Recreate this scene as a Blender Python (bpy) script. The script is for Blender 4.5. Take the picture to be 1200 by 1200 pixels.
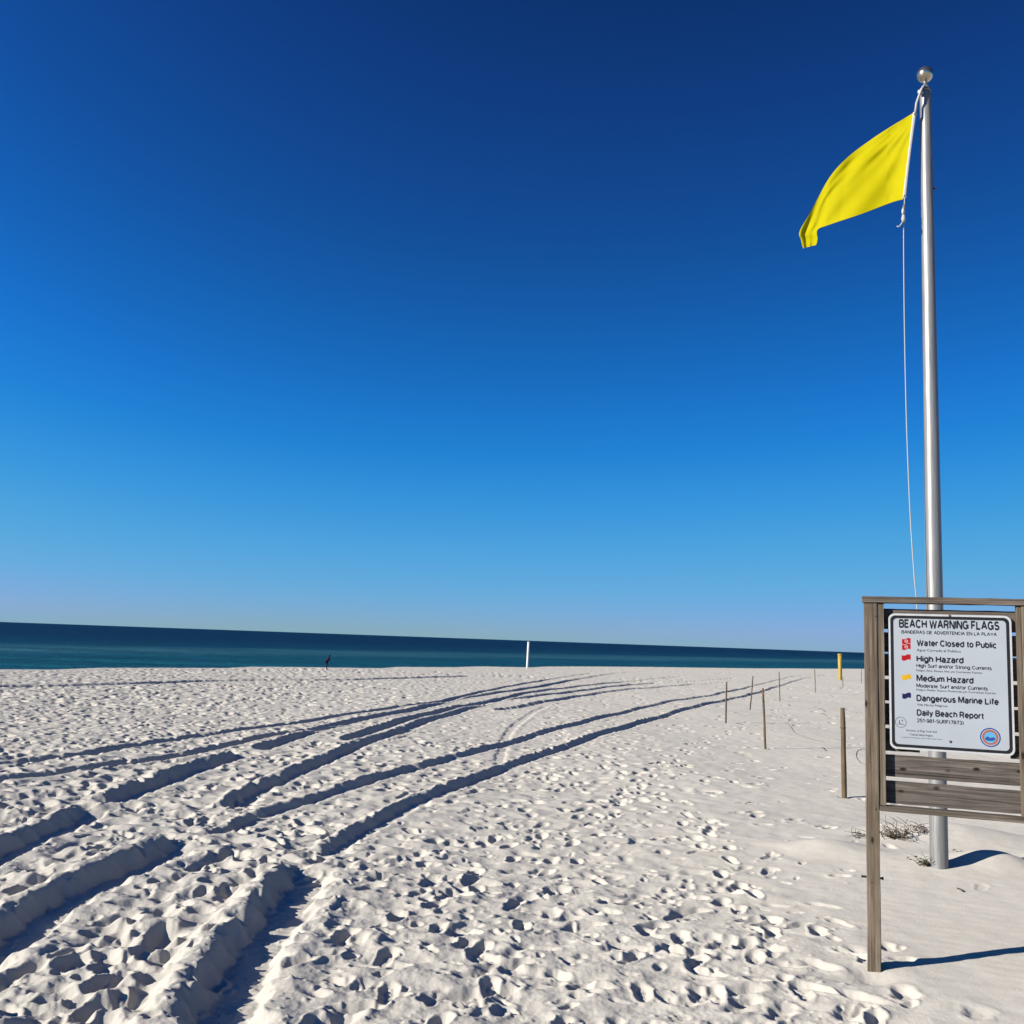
import bpy, bmesh, math, random
import numpy as np
from mathutils import Vector, Matrix

for o in list(bpy.data.objects):
    bpy.data.objects.remove(o)
S = bpy.context.scene
COL = S.collection
rnd = random.Random(7)
rng = np.random.default_rng(11)

# ------------------------------------------------------------------ camera
IMG, FPX = 1200.0, 1155.0            # photograph size and focal length in its pixels
CAMH = 2.1
ROLL = math.atan(0.0356)
PITCH = math.atan(149.9 / FPX)
right0 = Vector((1, 0, 0)); fwd = Vector((0, math.cos(PITCH), math.sin(PITCH)))
up0 = Vector((0, -math.sin(PITCH), math.cos(PITCH)))
RIGHT = right0 * math.cos(ROLL) + up0 * math.sin(ROLL)
UP = up0 * math.cos(ROLL) - right0 * math.sin(ROLL)
CAM = Vector((0, 0, CAMH))
cd = bpy.data.cameras.new('camera'); cam = bpy.data.objects.new('camera', cd); COL.objects.link(cam)
M = Matrix((RIGHT, UP, -fwd)).transposed().to_4x4(); M.translation = CAM
cam.matrix_world = M
cd.sensor_width = 36.0; cd.sensor_fit = 'HORIZONTAL'; cd.lens = FPX / IMG * 36.0
cd.clip_start = 0.05; cd.clip_end = 120000.0
S.camera = cam

# ------------------------------------------------------------------ sky, sun, exposure
SUN_EL = math.radians(22.0)
LIGHT_AZ = math.radians(23.0)        # light travels to the right and a little away
sun_dir = Vector((-math.cos(LIGHT_AZ) * math.cos(SUN_EL), -math.sin(LIGHT_AZ) * math.cos(SUN_EL), math.sin(SUN_EL)))
W = bpy.data.worlds.new('World'); S.world = W; W.use_nodes = True
nt = W.node_tree; nt.nodes.clear()
wo = nt.nodes.new('ShaderNodeOutputWorld'); bg = nt.nodes.new('ShaderNodeBackground')
sky = nt.nodes.new('ShaderNodeTexSky'); sky.sky_type = 'NISHITA'; sky.sun_disc = False
sky.sun_elevation = SUN_EL
sky.sun_rotation = math.atan2(sun_dir.x, sun_dir.y) % (2 * math.pi)
sky.altitude = 0; sky.air_density = 1.0; sky.dust_density = 0.0; sky.ozone_density = 3.0
bg.inputs['Strength'].default_value = 0.1
# the deep, polarised blue of a very clear morning: one response curve per channel, the same over the whole sky
def wmath(op, a, b):
    n = nt.nodes.new('ShaderNodeMath'); n.operation = op
    for k, x in ((0, a), (1, b)):
        if isinstance(x, (int, float)): n.inputs[k].default_value = x
        else: nt.links.new(x, n.inputs[k])
    return n.outputs[0]
sep = nt.nodes.new('ShaderNodeSeparateColor'); nt.links.new(sky.outputs[0], sep.inputs[0])
# the sky grows darker away from the sun's side, as a clear sky does through a phone camera
tcw = nt.nodes.new('ShaderNodeTexCoord'); dw = nt.nodes.new('ShaderNodeVectorMath'); dw.operation = 'DOT_PRODUCT'
nt.links.new(tcw.outputs['Generated'], dw.inputs[0]); dw.inputs[1].default_value = (-math.cos(LIGHT_AZ), -math.sin(LIGHT_AZ), 0)
side_f = wmath('ADD', wmath('MULTIPLY', dw.outputs['Value'], 0.34), 1.0)
ch = [wmath('MULTIPLY', wmath('MULTIPLY', sep.outputs[k], 0.1), side_f) for k in range(3)]
cin = nt.nodes.new('ShaderNodeCombineColor')
for k in range(3): nt.links.new(ch[k], cin.inputs[k])
rc = nt.nodes.new('ShaderNodeRGBCurve'); nt.links.new(cin.outputs[0], rc.inputs['Color'])
CURVES = [[(0, 0), (.05, .003), (.073, .006), (.129, .0095), (.176, .017), (.23, .042), (.303, .078), (.438, .143), (.604, .245), (1, .26)],
          [(0, 0), (.10, .024), (.132, .048), (.165, .078), (.227, .147), (.294, .222), (.36, .295), (.444, .367), (.542, .413), (1, .43)],
          [(0, 0), (.20, .128), (.249, .23), (.30, .33), (.335, .415), (.377, .52), (.402, .585), (.444, .66), (.50, .715), (1, .735)]]
for k, pts in enumerate(CURVES):
    c = rc.mapping.curves[k]
    while len(c.points) < len(pts): c.points.new(0.5, 0.5)
    for q, (x, y) in zip(c.points, pts): q.location = (x, y); q.handle_type = 'VECTOR'
rc.mapping.update()
sep2 = nt.nodes.new('ShaderNodeSeparateColor'); nt.links.new(rc.outputs[0], sep2.inputs[0])
EXPOSURE = 1.15
SKY_GAIN = 10.0 / 2 ** EXPOSURE
cr = wmath('MULTIPLY', sep2.outputs[0], SKY_GAIN)
cg = wmath('MULTIPLY', sep2.outputs[1], SKY_GAIN)
cb = wmath('MULTIPLY', wmath('ADD', sep2.outputs[2], wmath('MULTIPLY', sep2.outputs[0], 0.15)), SKY_GAIN)
comb = nt.nodes.new('ShaderNodeCombineColor')
for k, c in enumerate((cr, cg, cb)): nt.links.new(c, comb.inputs[k])
nt.links.new(comb.outputs[0], bg.inputs['Color'])
nt.links.new(bg.outputs[0], wo.inputs['Surface'])
ld = bpy.data.lights.new('sun', 'SUN'); ld.energy = 4.9; ld.angle = math.radians(0.53); ld.color = (1.0, 0.93, 0.82)
sun = bpy.data.objects.new('sun', ld); COL.objects.link(sun)
sun.location = (-20, -10, 20); sun.rotation_euler = sun_dir.to_track_quat('Z', 'Y').to_euler()
S.view_settings.view_transform = 'Standard'; S.view_settings.look = 'None'
S.view_settings.gamma = 1.0; S.view_settings.use_curve_mapping = False
S.view_settings.exposure = EXPOSURE
S.render.engine = 'CYCLES'

# ------------------------------------------------------------------ pixels -> rays
def ray(u, v):
    d = RIGHT * ((u - 600) / FPX) + UP * (-(v - 600) / FPX) + fwd
    return d.normalized()
def project(x, y, z):
    """arrays of world points -> photograph pixels"""
    px, py, pz = x - CAM.x, y - CAM.y, z - CAM.z
    a = px * RIGHT.x + py * RIGHT.y + pz * RIGHT.z
    b = px * UP.x + py * UP.y + pz * UP.z
    c = np.maximum(px * fwd.x + py * fwd.y + pz * fwd.z, 1e-3)
    return 600 + FPX * a / c, 600 - FPX * b / c
def on_level(u, v, z=0.0):
    d = ray(u, v); t = (z - CAMH) / d.z
    return CAM + d * t

# ------------------------------------------------------------------ materials
KR = 0.76                                           # all reflectances share one scale, set with the exposure
def k3(c, k=1.0): return tuple(x * KR * k for x in c)
def mat(name):
    m = bpy.data.materials.new(name); m.use_nodes = True
    n = m.node_tree.nodes; n.clear()
    out = n.new('ShaderNodeOutputMaterial'); p = n.new('ShaderNodeBsdfPrincipled')
    m.node_tree.links.new(p.outputs[0], out.inputs[0])
    return m, m.node_tree, p
def N(nt, t, **kw):
    n = nt.nodes.new(t)
    for k, v in kw.items():
        if k in n.inputs: n.inputs[k].default_value = v
        else: setattr(n, k, v)
    return n
def ramp(nt, fac, stops):
    r = nt.nodes.new('ShaderNodeValToRGB'); e = r.color_ramp.elements
    while len(e) < len(stops): e.new(0.5)
    for i, (p, c) in enumerate(stops):
        e[i].position = p; e[i].color = (*c, 1) if len(c) == 3 else c
    nt.links.new(fac, r.inputs[0]); return r
def coords(nt, scale=(1, 1, 1), rot=(0, 0, 0), random_shift=False):
    tc = nt.nodes.new('ShaderNodeTexCoord'); mp = nt.nodes.new('ShaderNodeMapping')
    mp.inputs['Scale'].default_value = scale; mp.inputs['Rotation'].default_value = rot
    src = tc.outputs['Object']
    if random_shift:
        oi = nt.nodes.new('ShaderNodeObjectInfo')
        vm = nt.nodes.new('ShaderNodeVectorMath'); vm.operation = 'MULTIPLY_ADD'
        cx = nt.nodes.new('ShaderNodeCombineXYZ')
        for k in range(3): nt.links.new(oi.outputs['Random'], cx.inputs[k])
        nt.links.new(cx.outputs[0], vm.inputs[0]); vm.inputs[1].default_value = (7.3, 11.1, 5.7)
        nt.links.new(src, vm.inputs[2]); src = vm.outputs[0]
    nt.links.new(src, mp.inputs['Vector']); return mp.outputs[0]
def mixc(nt, fac, a, b, mode='MIX'):
    m = nt.nodes.new('ShaderNodeMix'); m.data_type = 'RGBA'; m.blend_type = mode
    for sock, x in ((m.inputs[0], fac), (m.inputs[6], a), (m.inputs[7], b)):
        if isinstance(x, (int, float)): sock.default_value = x
        elif isinstance(x, tuple): sock.default_value = (*x, 1) if len(x) == 3 else x
        else: nt.links.new(x, sock)
    return m.outputs[2]
def simple(name, col, rough=0.6, metal=0.0, var=0.12, scale=30.0, spec=0.5):
    m, t, p = mat(name)
    n = N(t, 'ShaderNodeTexNoise', Scale=scale, Detail=4.0); t.links.new(coords(t), n.inputs['Vector'])
    col = k3(col)
    lo = tuple(c * (1 - var) for c in col); hi = tuple(min(1, c * (1 + var)) for c in col)
    r = ramp(t, n.outputs['Fac'], [(0.3, lo), (0.7, hi)])
    t.links.new(r.outputs[0], p.inputs['Base Color'])
    p.inputs['Roughness'].default_value = rough; p.inputs['Metallic'].default_value = metal
    p.inputs['Specular IOR Level'].default_value = spec
    return m

def sand_material():
    m, t, p = mat('sand')
    v = coords(t)
    big = N(t, 'ShaderNodeTexNoise', Scale=0.35, Detail=3.0); t.links.new(v, big.inputs['Vector'])
    mid = N(t, 'ShaderNodeTexNoise', Scale=9.0, Detail=5.0, Roughness=0.6); t.links.new(v, mid.inputs['Vector'])
    fine = N(t, 'ShaderNodeTexNoise', Scale=420.0, Detail=2.0); t.links.new(v, fine.inputs['Vector'])
    c1 = ramp(t, big.outputs['Fac'], [(0.3, k3((0.420, 0.400, 0.358), 1.15)), (0.7, k3((0.452, 0.433, 0.391), 1.15))]).outputs[0]
    c2 = mixc(t, 0.35, c1, ramp(t, mid.outputs['Fac'], [(0.35, k3((0.38, 0.356, 0.310), 1.15)), (0.65, k3((0.49, 0.468, 0.425), 1.15))]).outputs[0])
    c3 = mixc(t, 0.22, c2, ramp(t, fine.outputs['Fac'], [(0.3, k3((0.27, 0.242, 0.207), 1.15)), (0.6, k3((0.53, 0.50, 0.455), 1.15))]).outputs[0])
    # dark heavy-mineral grains and shell crumbs, thinly scattered
    sp = N(t, 'ShaderNodeTexVoronoi', Scale=38.0); t.links.new(v, sp.inputs['Vector'])
    spot = ramp(t, sp.outputs['Distance'], [(0.05, (1, 1, 1)), (0.085, (0, 0, 0))]).outputs[0]
    pick = ramp(t, N_sep(t, sp.outputs['Color']), [(0.9, (0, 0, 0)), (0.93, (1, 1, 1))]).outputs[0]
    f = mixc(t, 1.0, spot, pick, 'MULTIPLY')
    c4 = mixc(t, f, c3, (0.16, 0.13, 0.10))
    t.links.new(c4, p.inputs['Base Color'])
    p.inputs['Roughness'].default_value = 0.95; p.inputs['Specular IOR Level'].default_value = 0.05; p.inputs['Diffuse Roughness'].default_value = 0.2
    b1 = N(t, 'ShaderNodeTexNoise', Scale=55.0, Detail=6.0, Roughness=0.65); t.links.new(v, b1.inputs['Vector'])
    bp = N(t, 'ShaderNodeBump', Strength=0.4, Distance=0.010)
    t.links.new(b1.outputs['Fac'], bp.inputs['Height'])
    b2 = N(t, 'ShaderNodeBump', Strength=0.35, Distance=0.002)
    t.links.new(fine.outputs['Fac'], b2.inputs['Height']); t.links.new(bp.outputs[0], b2.inputs['Normal'])
    t.links.new(b2.outputs[0], p.inputs['Normal'])
    return m
def N_sep(t, col):
    s = t.nodes.new('ShaderNodeSeparateColor'); t.links.new(col, s.inputs[0]); return s.outputs[0]

def wood_material(name, cols, axis='X', grain=1.0, knots=True):
    cols = [k3(c) for c in cols]
    m, t, p = mat(name)
    sc = {'X': (1.6, 42, 42), 'Z': (42, 42, 1.6)}[axis]
    v = coords(t, sc, random_shift=True)
    g = N(t, 'ShaderNodeTexNoise', Scale=1.0, Detail=6.0, Roughness=0.65, Distortion=0.6); t.links.new(v, g.inputs['Vector'])
    c = ramp(t, g.outputs['Fac'], [(0.28, cols[0]), (0.5, cols[1]), (0.72, cols[2])]).outputs[0]
    v2 = coords(t, (3.0, 3.0, 3.0), random_shift=True)
    st = N(t, 'ShaderNodeTexNoise', Scale=1.3, Detail=4.0); t.links.new(v2, st.inputs['Vector'])
    c = mixc(t, ramp(t, st.outputs['Fac'], [(0.4, (0, 0, 0)), (0.75, (0.6, 0.6, 0.6))]).outputs[0], c, tuple(x * 0.55 for x in cols[1]))
    if knots:
        sk = {'X': (5.0, 9.5, 9.5), 'Z': (9.5, 9.5, 4.2)}[axis]
        vk = N(t, 'ShaderNodeTexVoronoi', Scale=1.0); t.links.new(coords(t, sk, random_shift=True), vk.inputs['Vector'])
        kf = ramp(t, vk.outputs['Distance'], [(0.07, (1, 1, 1)), (0.15, (0, 0, 0))]).outputs[0]
        c = mixc(t, kf, c, tuple(x * 0.3 for x in cols[0]))
    sf = {'X': (0.9, 120, 120), 'Z': (120, 120, 0.9)}[axis]
    fs = N(t, 'ShaderNodeTexNoise', Scale=1.0, Detail=3.0, Roughness=0.5, Distortion=0.3); t.links.new(coords(t, sf, random_shift=True), fs.inputs['Vector'])
    c = mixc(t, ramp(t, fs.outputs['Fac'], [(0.30, (0.75, 0.75, 0.75)), (0.40, (0, 0, 0))]).outputs[0], c, tuple(x * 0.25 for x in cols[0]))      # checks and splits
    c = mixc(t, ramp(t, fs.outputs['Fac'], [(0.60, (0, 0, 0)), (0.75, (0.5, 0.5, 0.5))]).outputs[0], c, tuple(x * 1.35 for x in cols[2]))           # silvered fibres
    t.links.new(c, p.inputs['Base Color'])
    p.inputs['Roughness'].default_value = 0.85; p.inputs['Specular IOR Level'].default_value = 0.2
    b = N(t, 'ShaderNodeBump', Strength=0.5 * grain, Distance=0.004)
    t.links.new(g.outputs['Fac'], b.inputs['Height']); t.links.new(b.outputs[0], p.inputs['Normal'])
    return m

def sea_material(nx, ny, s0):
    m, t, p = mat('sea_water')
    tc = t.nodes.new('ShaderNodeTexCoord')
    dot = N(t, 'ShaderNodeVectorMath', operation='DOT_PRODUCT'); t.links.new(tc.outputs['Object'], dot.inputs[0]); dot.inputs[1].default_value = (nx, ny, 0)
    wob = N(t, 'ShaderNodeTexNoise', Scale=0.012, Detail=3.0); t.links.new(tc.outputs['Object'], wob.inputs['Vector'])
    a = N(t, 'ShaderNodeMath', operation='MULTIPLY_ADD'); t.links.new(wob.outputs['Fac'], a.inputs[0]); a.inputs[1].default_value = 26.0; t.links.new(dot.outputs['Value'], a.inputs[2])
    mr = N(t, 'ShaderNodeMapRange'); mr.inputs['From Min'].default_value = s0 + 13; mr.inputs['From Max'].default_value = s0 + 513
    t.links.new(a.outputs[0], mr.inputs['Value'])
    col = ramp(t, mr.outputs[0], [(0.0, k3((0.008, 0.080, 0.105))), (0.10, k3((0.006, 0.062, 0.090))), (0.135, k3((0.026, 0.100, 0.128))),
                                  (0.175, k3((0.022, 0.090, 0.118))), (0.22, k3((0.004, 0.036, 0.062))), (0.40, k3((0.002, 0.017, 0.040))), (1.0, k3((0.0015, 0.010, 0.029)))]).outputs[0]
    ang = math.atan2(-nx, ny)
    streak = N(t, 'ShaderNodeTexNoise', Scale=1.0, Detail=5.0, Roughness=0.6); t.links.new(coords(t, (0.02, 0.16, 1), (0, 0, -ang)), streak.inputs['Vector'])
    dk = ramp(t, streak.outputs['Fac'], [(0.32, (0.60, 0.62, 0.66)), (0.68, (1.45, 1.4, 1.35))]).outputs[0]
    col = mixc(t, 1.0, col, dk, 'MULTIPLY')
    rip = N(t, 'ShaderNodeTexNoise', Scale=1.0, Detail=4.0, Roughness=0.7); t.links.new(coords(t, (0.10, 0.55, 1), (0, 0, -ang)), rip.inputs['Vector'])
    col = mixc(t, 1.0, col, ramp(t, rip.outputs['Fac'], [(0.36, (0.55, 0.60, 0.66)), (0.64, (1.5, 1.42, 1.36))]).outputs[0], 'MULTIPLY')
    t.links.new(col, p.inputs['Base Color'])
    p.inputs['Roughness'].default_value = 0.4; p.inputs['Specular IOR Level'].default_value = 0.07; p.inputs['IOR'].default_value = 1.33
    wv = N(t, 'ShaderNodeTexNoise', Scale=1.0, Detail=5.0, Roughness=0.62); t.links.new(coords(t, (0.35, 0.8, 1), (0, 0, -ang)), wv.inputs['Vector'])
    b = N(t, 'ShaderNodeBump', Strength=1.0, Distance=1.2)
    t.links.new(wv.outputs['Fac'], b.inputs['Height']); t.links.new(b.outputs[0], p.inputs['Normal'])
    return m

# ------------------------------------------------------------------ object helpers
def tag(o, label=None, cat=None, group=None, kind=None):
    if label: o['label'] = label
    if cat: o['category'] = cat
    if group: o['group'] = group
    if kind: o['kind'] = kind
    return o
def link(name, me, m=None, parent=None, loc=None):
    o = bpy.data.objects.new(name, me); COL.objects.link(o)
    if m is not None and me is not None:
        me.materials.clear(); me.materials.append(m)
    if parent is not None: o.parent = parent
    if loc is not None: o.location = loc
    return o
def empty(name, loc, rz=0.0):
    o = bpy.data.objects.new(name, None); COL.objects.link(o); o.location = loc; o.rotation_euler = (0, 0, rz); o.empty_display_size = 0.1
    return o
def bm_mesh(name, bm, smooth=False):
    me = bpy.data.meshes.new(name); bm.normal_update(); bm.to_mesh(me); bm.free()
    if smooth:
        for p in me.polygons: p.use_smooth = True
    return me
def box_mesh(name, sx, sy, sz, bevel=0.003, jitter=0.0, cuts=0):
    """box centred on the origin with softened, slightly uneven edges"""
    bm = bmesh.new(); bmesh.ops.create_cube(bm, size=1.0)
    bmesh.ops.scale(bm, vec=(sx, sy, sz), verts=bm.verts)
    if cuts:
        L = max((sx, 0), (sy, 1), (sz, 2))[1]
        ed = [e for e in bm.edges if abs((e.verts[0].co - e.verts[1].co)[L]) > 1e-6]
        bmesh.ops.subdivide_edges(bm, edges=ed, cuts=cuts)
    if bevel:
        ed = [e for e in bm.edges if len(e.link_faces) == 2 and e.calc_face_angle(0) > 0.5]
        bmesh.ops.bevel(bm, geom=ed, offset=bevel, segments=2, affect='EDGES', profile=0.6)
    if jitter:
        for v in bm.verts:
            v.co += Vector((rnd.gauss(0, jitter), rnd.gauss(0, jitter), rnd.gauss(0, jitter)))
    return bm_mesh(name, bm)
def sweep_mesh(name, pts, radii, sides=12, cap=True, squash=None, smooth=True):
    """tube through pts with a radius per point"""
    pts = [Vector(p) for p in pts]; n = len(pts); bm = bmesh.new(); rings = []
    ref = None
    for i, p in enumerate(pts):
        tg = (pts[min(i + 1, n - 1)] - pts[max(i - 1, 0)]).normalized()
        if ref is None:
            ref = Vector((0, 0, 1)) if abs(tg.z) < 0.9 else Vector((1, 0, 0))
        a = tg.cross(ref).normalized(); b = a.cross(tg).normalized(); ref = b
        r = radii[i] if hasattr(radii, '__len__') else radii
        sq = squash[i] if squash else 1.0
        rings.append([bm.verts.new(p + a * (r * sq * math.cos(2 * math.pi * k / sides)) + b * (r * math.sin(2 * math.pi * k / sides))) for k in range(sides)])
    for i in range(n - 1):
        for k in range(sides):
            bm.faces.new((rings[i][k], rings[i][(k + 1) % sides], rings[i + 1][(k + 1) % sides], rings[i + 1][k]))
    if cap:
        bm.faces.new(rings[0][::-1]); bm.faces.new(rings[-1])
    bmesh.ops.recalc_face_normals(bm, faces=bm.faces)
    me = bm_mesh(name, bm, smooth)
    return me
def lathe(name, prof, sides=32, smooth=True):
    return sweep_mesh(name, [(0, 0, z) for r, z in prof], [r for r, z in prof], sides, True, None, smooth)
def sstep(e0, e1, x):
    t = np.clip((x - e0) / (e1 - e0), 0, 1); return t * t * (3 - 2 * t)

# ------------------------------------------------------------------ beach: shape of the ground
# edge of the beach (berm crest) as seen in the photograph, on a level a little below the camera's ground
ZC, SEA_Z = -0.35, -1.25
edge_px = [(0, 784.5), (67, 785), (117, 782.7), (183, 782.3), (267, 782.7), (300, 781.4), (368, 782), (448, 783), (467, 781.3), (538, 782),
           (567, 781), (623, 782), (640, 781), (700, 781.2), (760, 781.4), (820, 782.5), (890, 783.2), (1012, 783.8)]
ep = np.array([on_level(u, v, ZC)[:2] for u, v in edge_px])
sd = (ep[-1] - ep[0]) / np.linalg.norm(ep[-1] - ep[0])           # along the shore
sn = np.array([-sd[1], sd[0]])                                     # towards the sea
S0 = float(np.mean(ep @ sn))
e_al, e_off = ep @ sd, ep @ sn - S0
def inland(x, y):
    al = x * sd[0] + y * sd[1]
    return S0 + np.interp(al, e_al, e_off) + 0.25 * np.sin(al * 0.31) - (x * sn[0] + y * sn[1])
POLE_G = on_level(1102, 1018, 0.06)
SIGN_G = on_level(1023, 1137, 0.0)
mounds = []                                                       # x, y, height, sigma along x, sigma along y
mounds.append((POLE_G.x + 0.86, POLE_G.y + 0.72, 0.13, 0.42, 0.28))
mounds.append((POLE_G.x + 0.25, POLE_G.y + 0.70, 0.06, 0.7, 0.5))
mounds.append((POLE_G.x + 1.9, POLE_G.y + 1.1, 0.14, 0.55, 0.35))
mounds.append((POLE_G.x - 0.70, POLE_G.y + 1.25, 0.10, 0.45, 0.35))
mounds.append((POLE_G.x + 1.1, POLE_G.y + 2.3, 0.20, 0.9, 0.5))
scours = [(SIGN_G.x, SIGN_G.y, 0.045, 0.13)]
def macro(x, y):
    s = inland(x, y)
    z = np.where(s > 0, ZC * np.exp(-np.maximum(s, 0) / 22.0), ZC + 0.13 * s)
    z = np.maximum(z, -4.0)
    z = np.where((s < 0) & (s > -1.0), ZC + 0.13 * s * np.clip(-s, 0, 1), z)
    k = sstep(3, 40, s)
    z = z + k * (0.030 * np.sin(x * 0.9 + 0.6 * y + 1.0) * np.sin(0.5 * y - 0.3 * x) + 0.04 * np.sin(0.23 * x - 0.17 * y))
    for mx, my, h, a, b in mounds:
        z = z + h * np.exp(-((x - mx) / a) ** 2 - ((y - my) / b) ** 2)
    # low dunes away to the right and behind, out of the picture
    d = np.clip((x * 0.8 - y * 0.55 - 9.0) / 18.0, 0, 1)
    z = z + 1.6 * d * d * (3 - 2 * d) * (0.75 + 0.25 * np.sin(x * 0.21) * np.cos(y * 0.17)) * sstep(5, 60, s)
    return z
def ground(u, v):
    d = ray(u, v); t = 2.0; step = 0.02
    f = lambda t: (CAM.z + d.z * t) - float(macro(np.array(CAM.x + d.x * t), np.array(CAM.y + d.y * t)))
    while f(t) > 0 and t < 400: t *= 1.01
    lo, hi = t / 1.01, t
    for _ in range(30):
        mdl = (lo + hi) / 2
        if f(mdl) > 0: lo = mdl
        else: hi = mdl
    return CAM + d * hi

# --- value-gradient noise in numpy
def gnoise(x, y, seed):
    xi = np.floor(x).astype(np.int64); yi = np.floor(y).astype(np.int64)
    xf = (x - xi).astype(np.float32); yf = (y - yi).astype(np.float32)
    def g(ix, iy):
        h = (ix * 374761393 + iy * 668265263 + seed * 974634773) & 0xffffffff
        h = ((h ^ (h >> 13)) * 1274126177) & 0xffffffff
        a = (h >> 8).astype(np.float32) * np.float32(2 * math.pi / 16777216.0)
        return np.cos(a), np.sin(a)
    u = xf * xf * xf * (xf * (xf * 6 - 15) + 10); w = yf * yf * yf * (yf * (yf * 6 - 15) + 10)
    gx, gy = g(xi, yi); n00 = gx * xf + gy * yf
    gx, gy = g(xi + 1, yi); n10 = gx * (xf - 1) + gy * yf
    gx, gy = g(xi, yi + 1); n01 = gx * xf + gy * (yf - 1)
    gx, gy = g(xi + 1, yi + 1); n11 = gx * (xf - 1) + gy * (yf - 1)
    a = n00 + u * (n10 - n00); b = n01 + u * (n11 - n01)
    return a + w * (b - a)

# --- polar sheet: fine in front of the camera, coarse all round to the horizon
def geo(a, b, ratio):
    n = max(2, int(math.log(b / a) / math.log(1 + ratio))); return list(a * (b / a) ** (np.arange(n) / n))
Rr = np.array([0.02] + list(np.arange(0.4, 3.9, 0.35)) + geo(3.9, 4.6, 0.006) + geo(4.6, 12, 0.0019) + geo(12, 30, 0.0027) + geo(30, 60, 0.0045)
              + geo(60, 200, 0.012) + geo(200, 6000, 0.12) + [6000.0])
FA = math.radians(33.5)
Aa = np.concatenate([np.radians(np.arange(-180, -36, 3.0)), np.radians(np.linspace(-36, -33.6, 12)), np.linspace(-FA, FA, 1050), np.radians(np.linspace(33.6, 36, 12)), np.radians(np.arange(39, 180, 3.0))])
NR, NA = len(Rr), len(Aa)
X = Rr[:, None] * np.sin(Aa)[None, :]; Y = Rr[:, None] * np.cos(Aa)[None, :]
H = np.zeros((NR, NA))
def window(x, y, rad):
    r = math.hypot(x, y); th = math.atan2(x, y); da = rad / r
    return (slice(np.searchsorted(Rr, r - rad), np.searchsorted(Rr, r + rad)), slice(np.searchsorted(Aa, th - da), np.searchsorted(Aa, th + da)))

# how trampled the sand is, read off the photograph (rows: pixel y, columns: pixel x every 100)
DY = [785, 800, 830, 870, 910, 950, 1000, 1050, 1100, 1150, 1210]
DEN = np.array([
    [.8, .8, .8, .8, .7, .6, .5, .4, .3, .2, .1, .1, .1],
    [1., 1., 1., 1., .8, .7, .4, .3, .2, .12, .1, .1, .1],
    [1., 1., 1., .9, .6, .5, .4, .3, .14, .08, .08, .1, .1],
    [1., 1., 1., .9, .8, .7, .55, .5, .32, .08, .05, .05, .05],
    [1., 1., 1., .9, .8, .8, .75, .65, .45, .16, .05, .05, .05],
    [1., 1., 1., 1., .9, .9, .85, .75, .50, .22, .08, .03, .03],
    [1., 1., 1., 1., .95, .95, .9, .85, .60, .30, .08, 0., 0.],
    [1., 1., 1., 1., 1., 1., 1., .9, .75, .45, .14, 0., 0.],
    [1., 1., 1., 1., 1., 1., 1., 1., .95, .75, .35, 0., 0.],
    [1., 1., 1., 1., 1., 1., 1., 1., 1., 1., .75, .1, 0.],
    [1., 1., 1., 1., 1., 1., 1., 1., 1., 1., .9, .5, .3]])
def density(x, y):
    u, v = project(x, y, np.zeros_like(x))
    ui = np.clip(u / 100.0, 0, 11.999); vi = np.interp(v, DY, np.arange(len(DY))); vi = np.clip(vi, 0, len(DY) - 1.001)
    a, b = np.floor(vi).astype(int), np.floor(ui).astype(int); fa, fb = vi - a, ui - b
    return (DEN[a, b] * (1 - fa) * (1 - fb) + DEN[a + 1, b] * fa * (1 - fb) + DEN[a, b + 1] * (1 - fa) * fb + DEN[a + 1, b + 1] * fa * fb)
fineR = (Rr > 3.5) & (Rr < 170); i0, i1 = int(np.argmax(fineR)), int(len(Rr) - np.argmax(fineR[::-1]))
j0, j1 = int(np.searchsorted(Aa, -FA * 1.001)), int(np.searchsorted(Aa, FA * 1.001))
Xf, Yf = X[i0:i1, j0:j1], Y[i0:i1, j0:j1]
Df = density(Xf, Yf)
left = np.clip((-Xf - 0.1 * Yf + 0.6) / 2.5, 0, 1) * np.clip((22 - Yf) / 12, 0, 1)     # churned-up sand between the ruts on the left
n1 = gnoise(Xf * 1.7, Yf * 1.7, 1); n2 = gnoise(Xf * 4.1, Yf * 4.1, 2)
warpx = Xf + 0.05 * gnoise(Xf * 6, Yf * 6, 9); warpy = Yf + 0.05 * gnoise(Xf * 6, Yf * 6, 10)
n3 = gnoise(warpx * 7.5, warpy * 7.5, 3); n4 = gnoise(warpx * 16, warpy * 16, 4)
fade3 = np.clip((38 - Yf) / 20, 0, 1); fade4 = np.clip((16 - Yf) / 8, 0, 1)
Hf = H[i0:i1, j0:j1]
Hf += (0.010 + 0.02 * Df + 0.03 * left) * n1 + (0.006 + 0.024 * Df + 0.040 * left) * n2
Hf += fade3 * (0.0015 + 0.008 * Df + 0.006 * left) * n3 + fade4 * (0.0006 + 0.005 * Df + 0.003 * left) * n4
# wind ripples on the smooth sand
Hf += fade4 * (1 - Df) * 0.0007 * np.sin(38 * (0.45 * Xf + 0.9 * Yf) + 4 * n1 + 2 * n2)
del n3, n4, warpx, warpy

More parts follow.
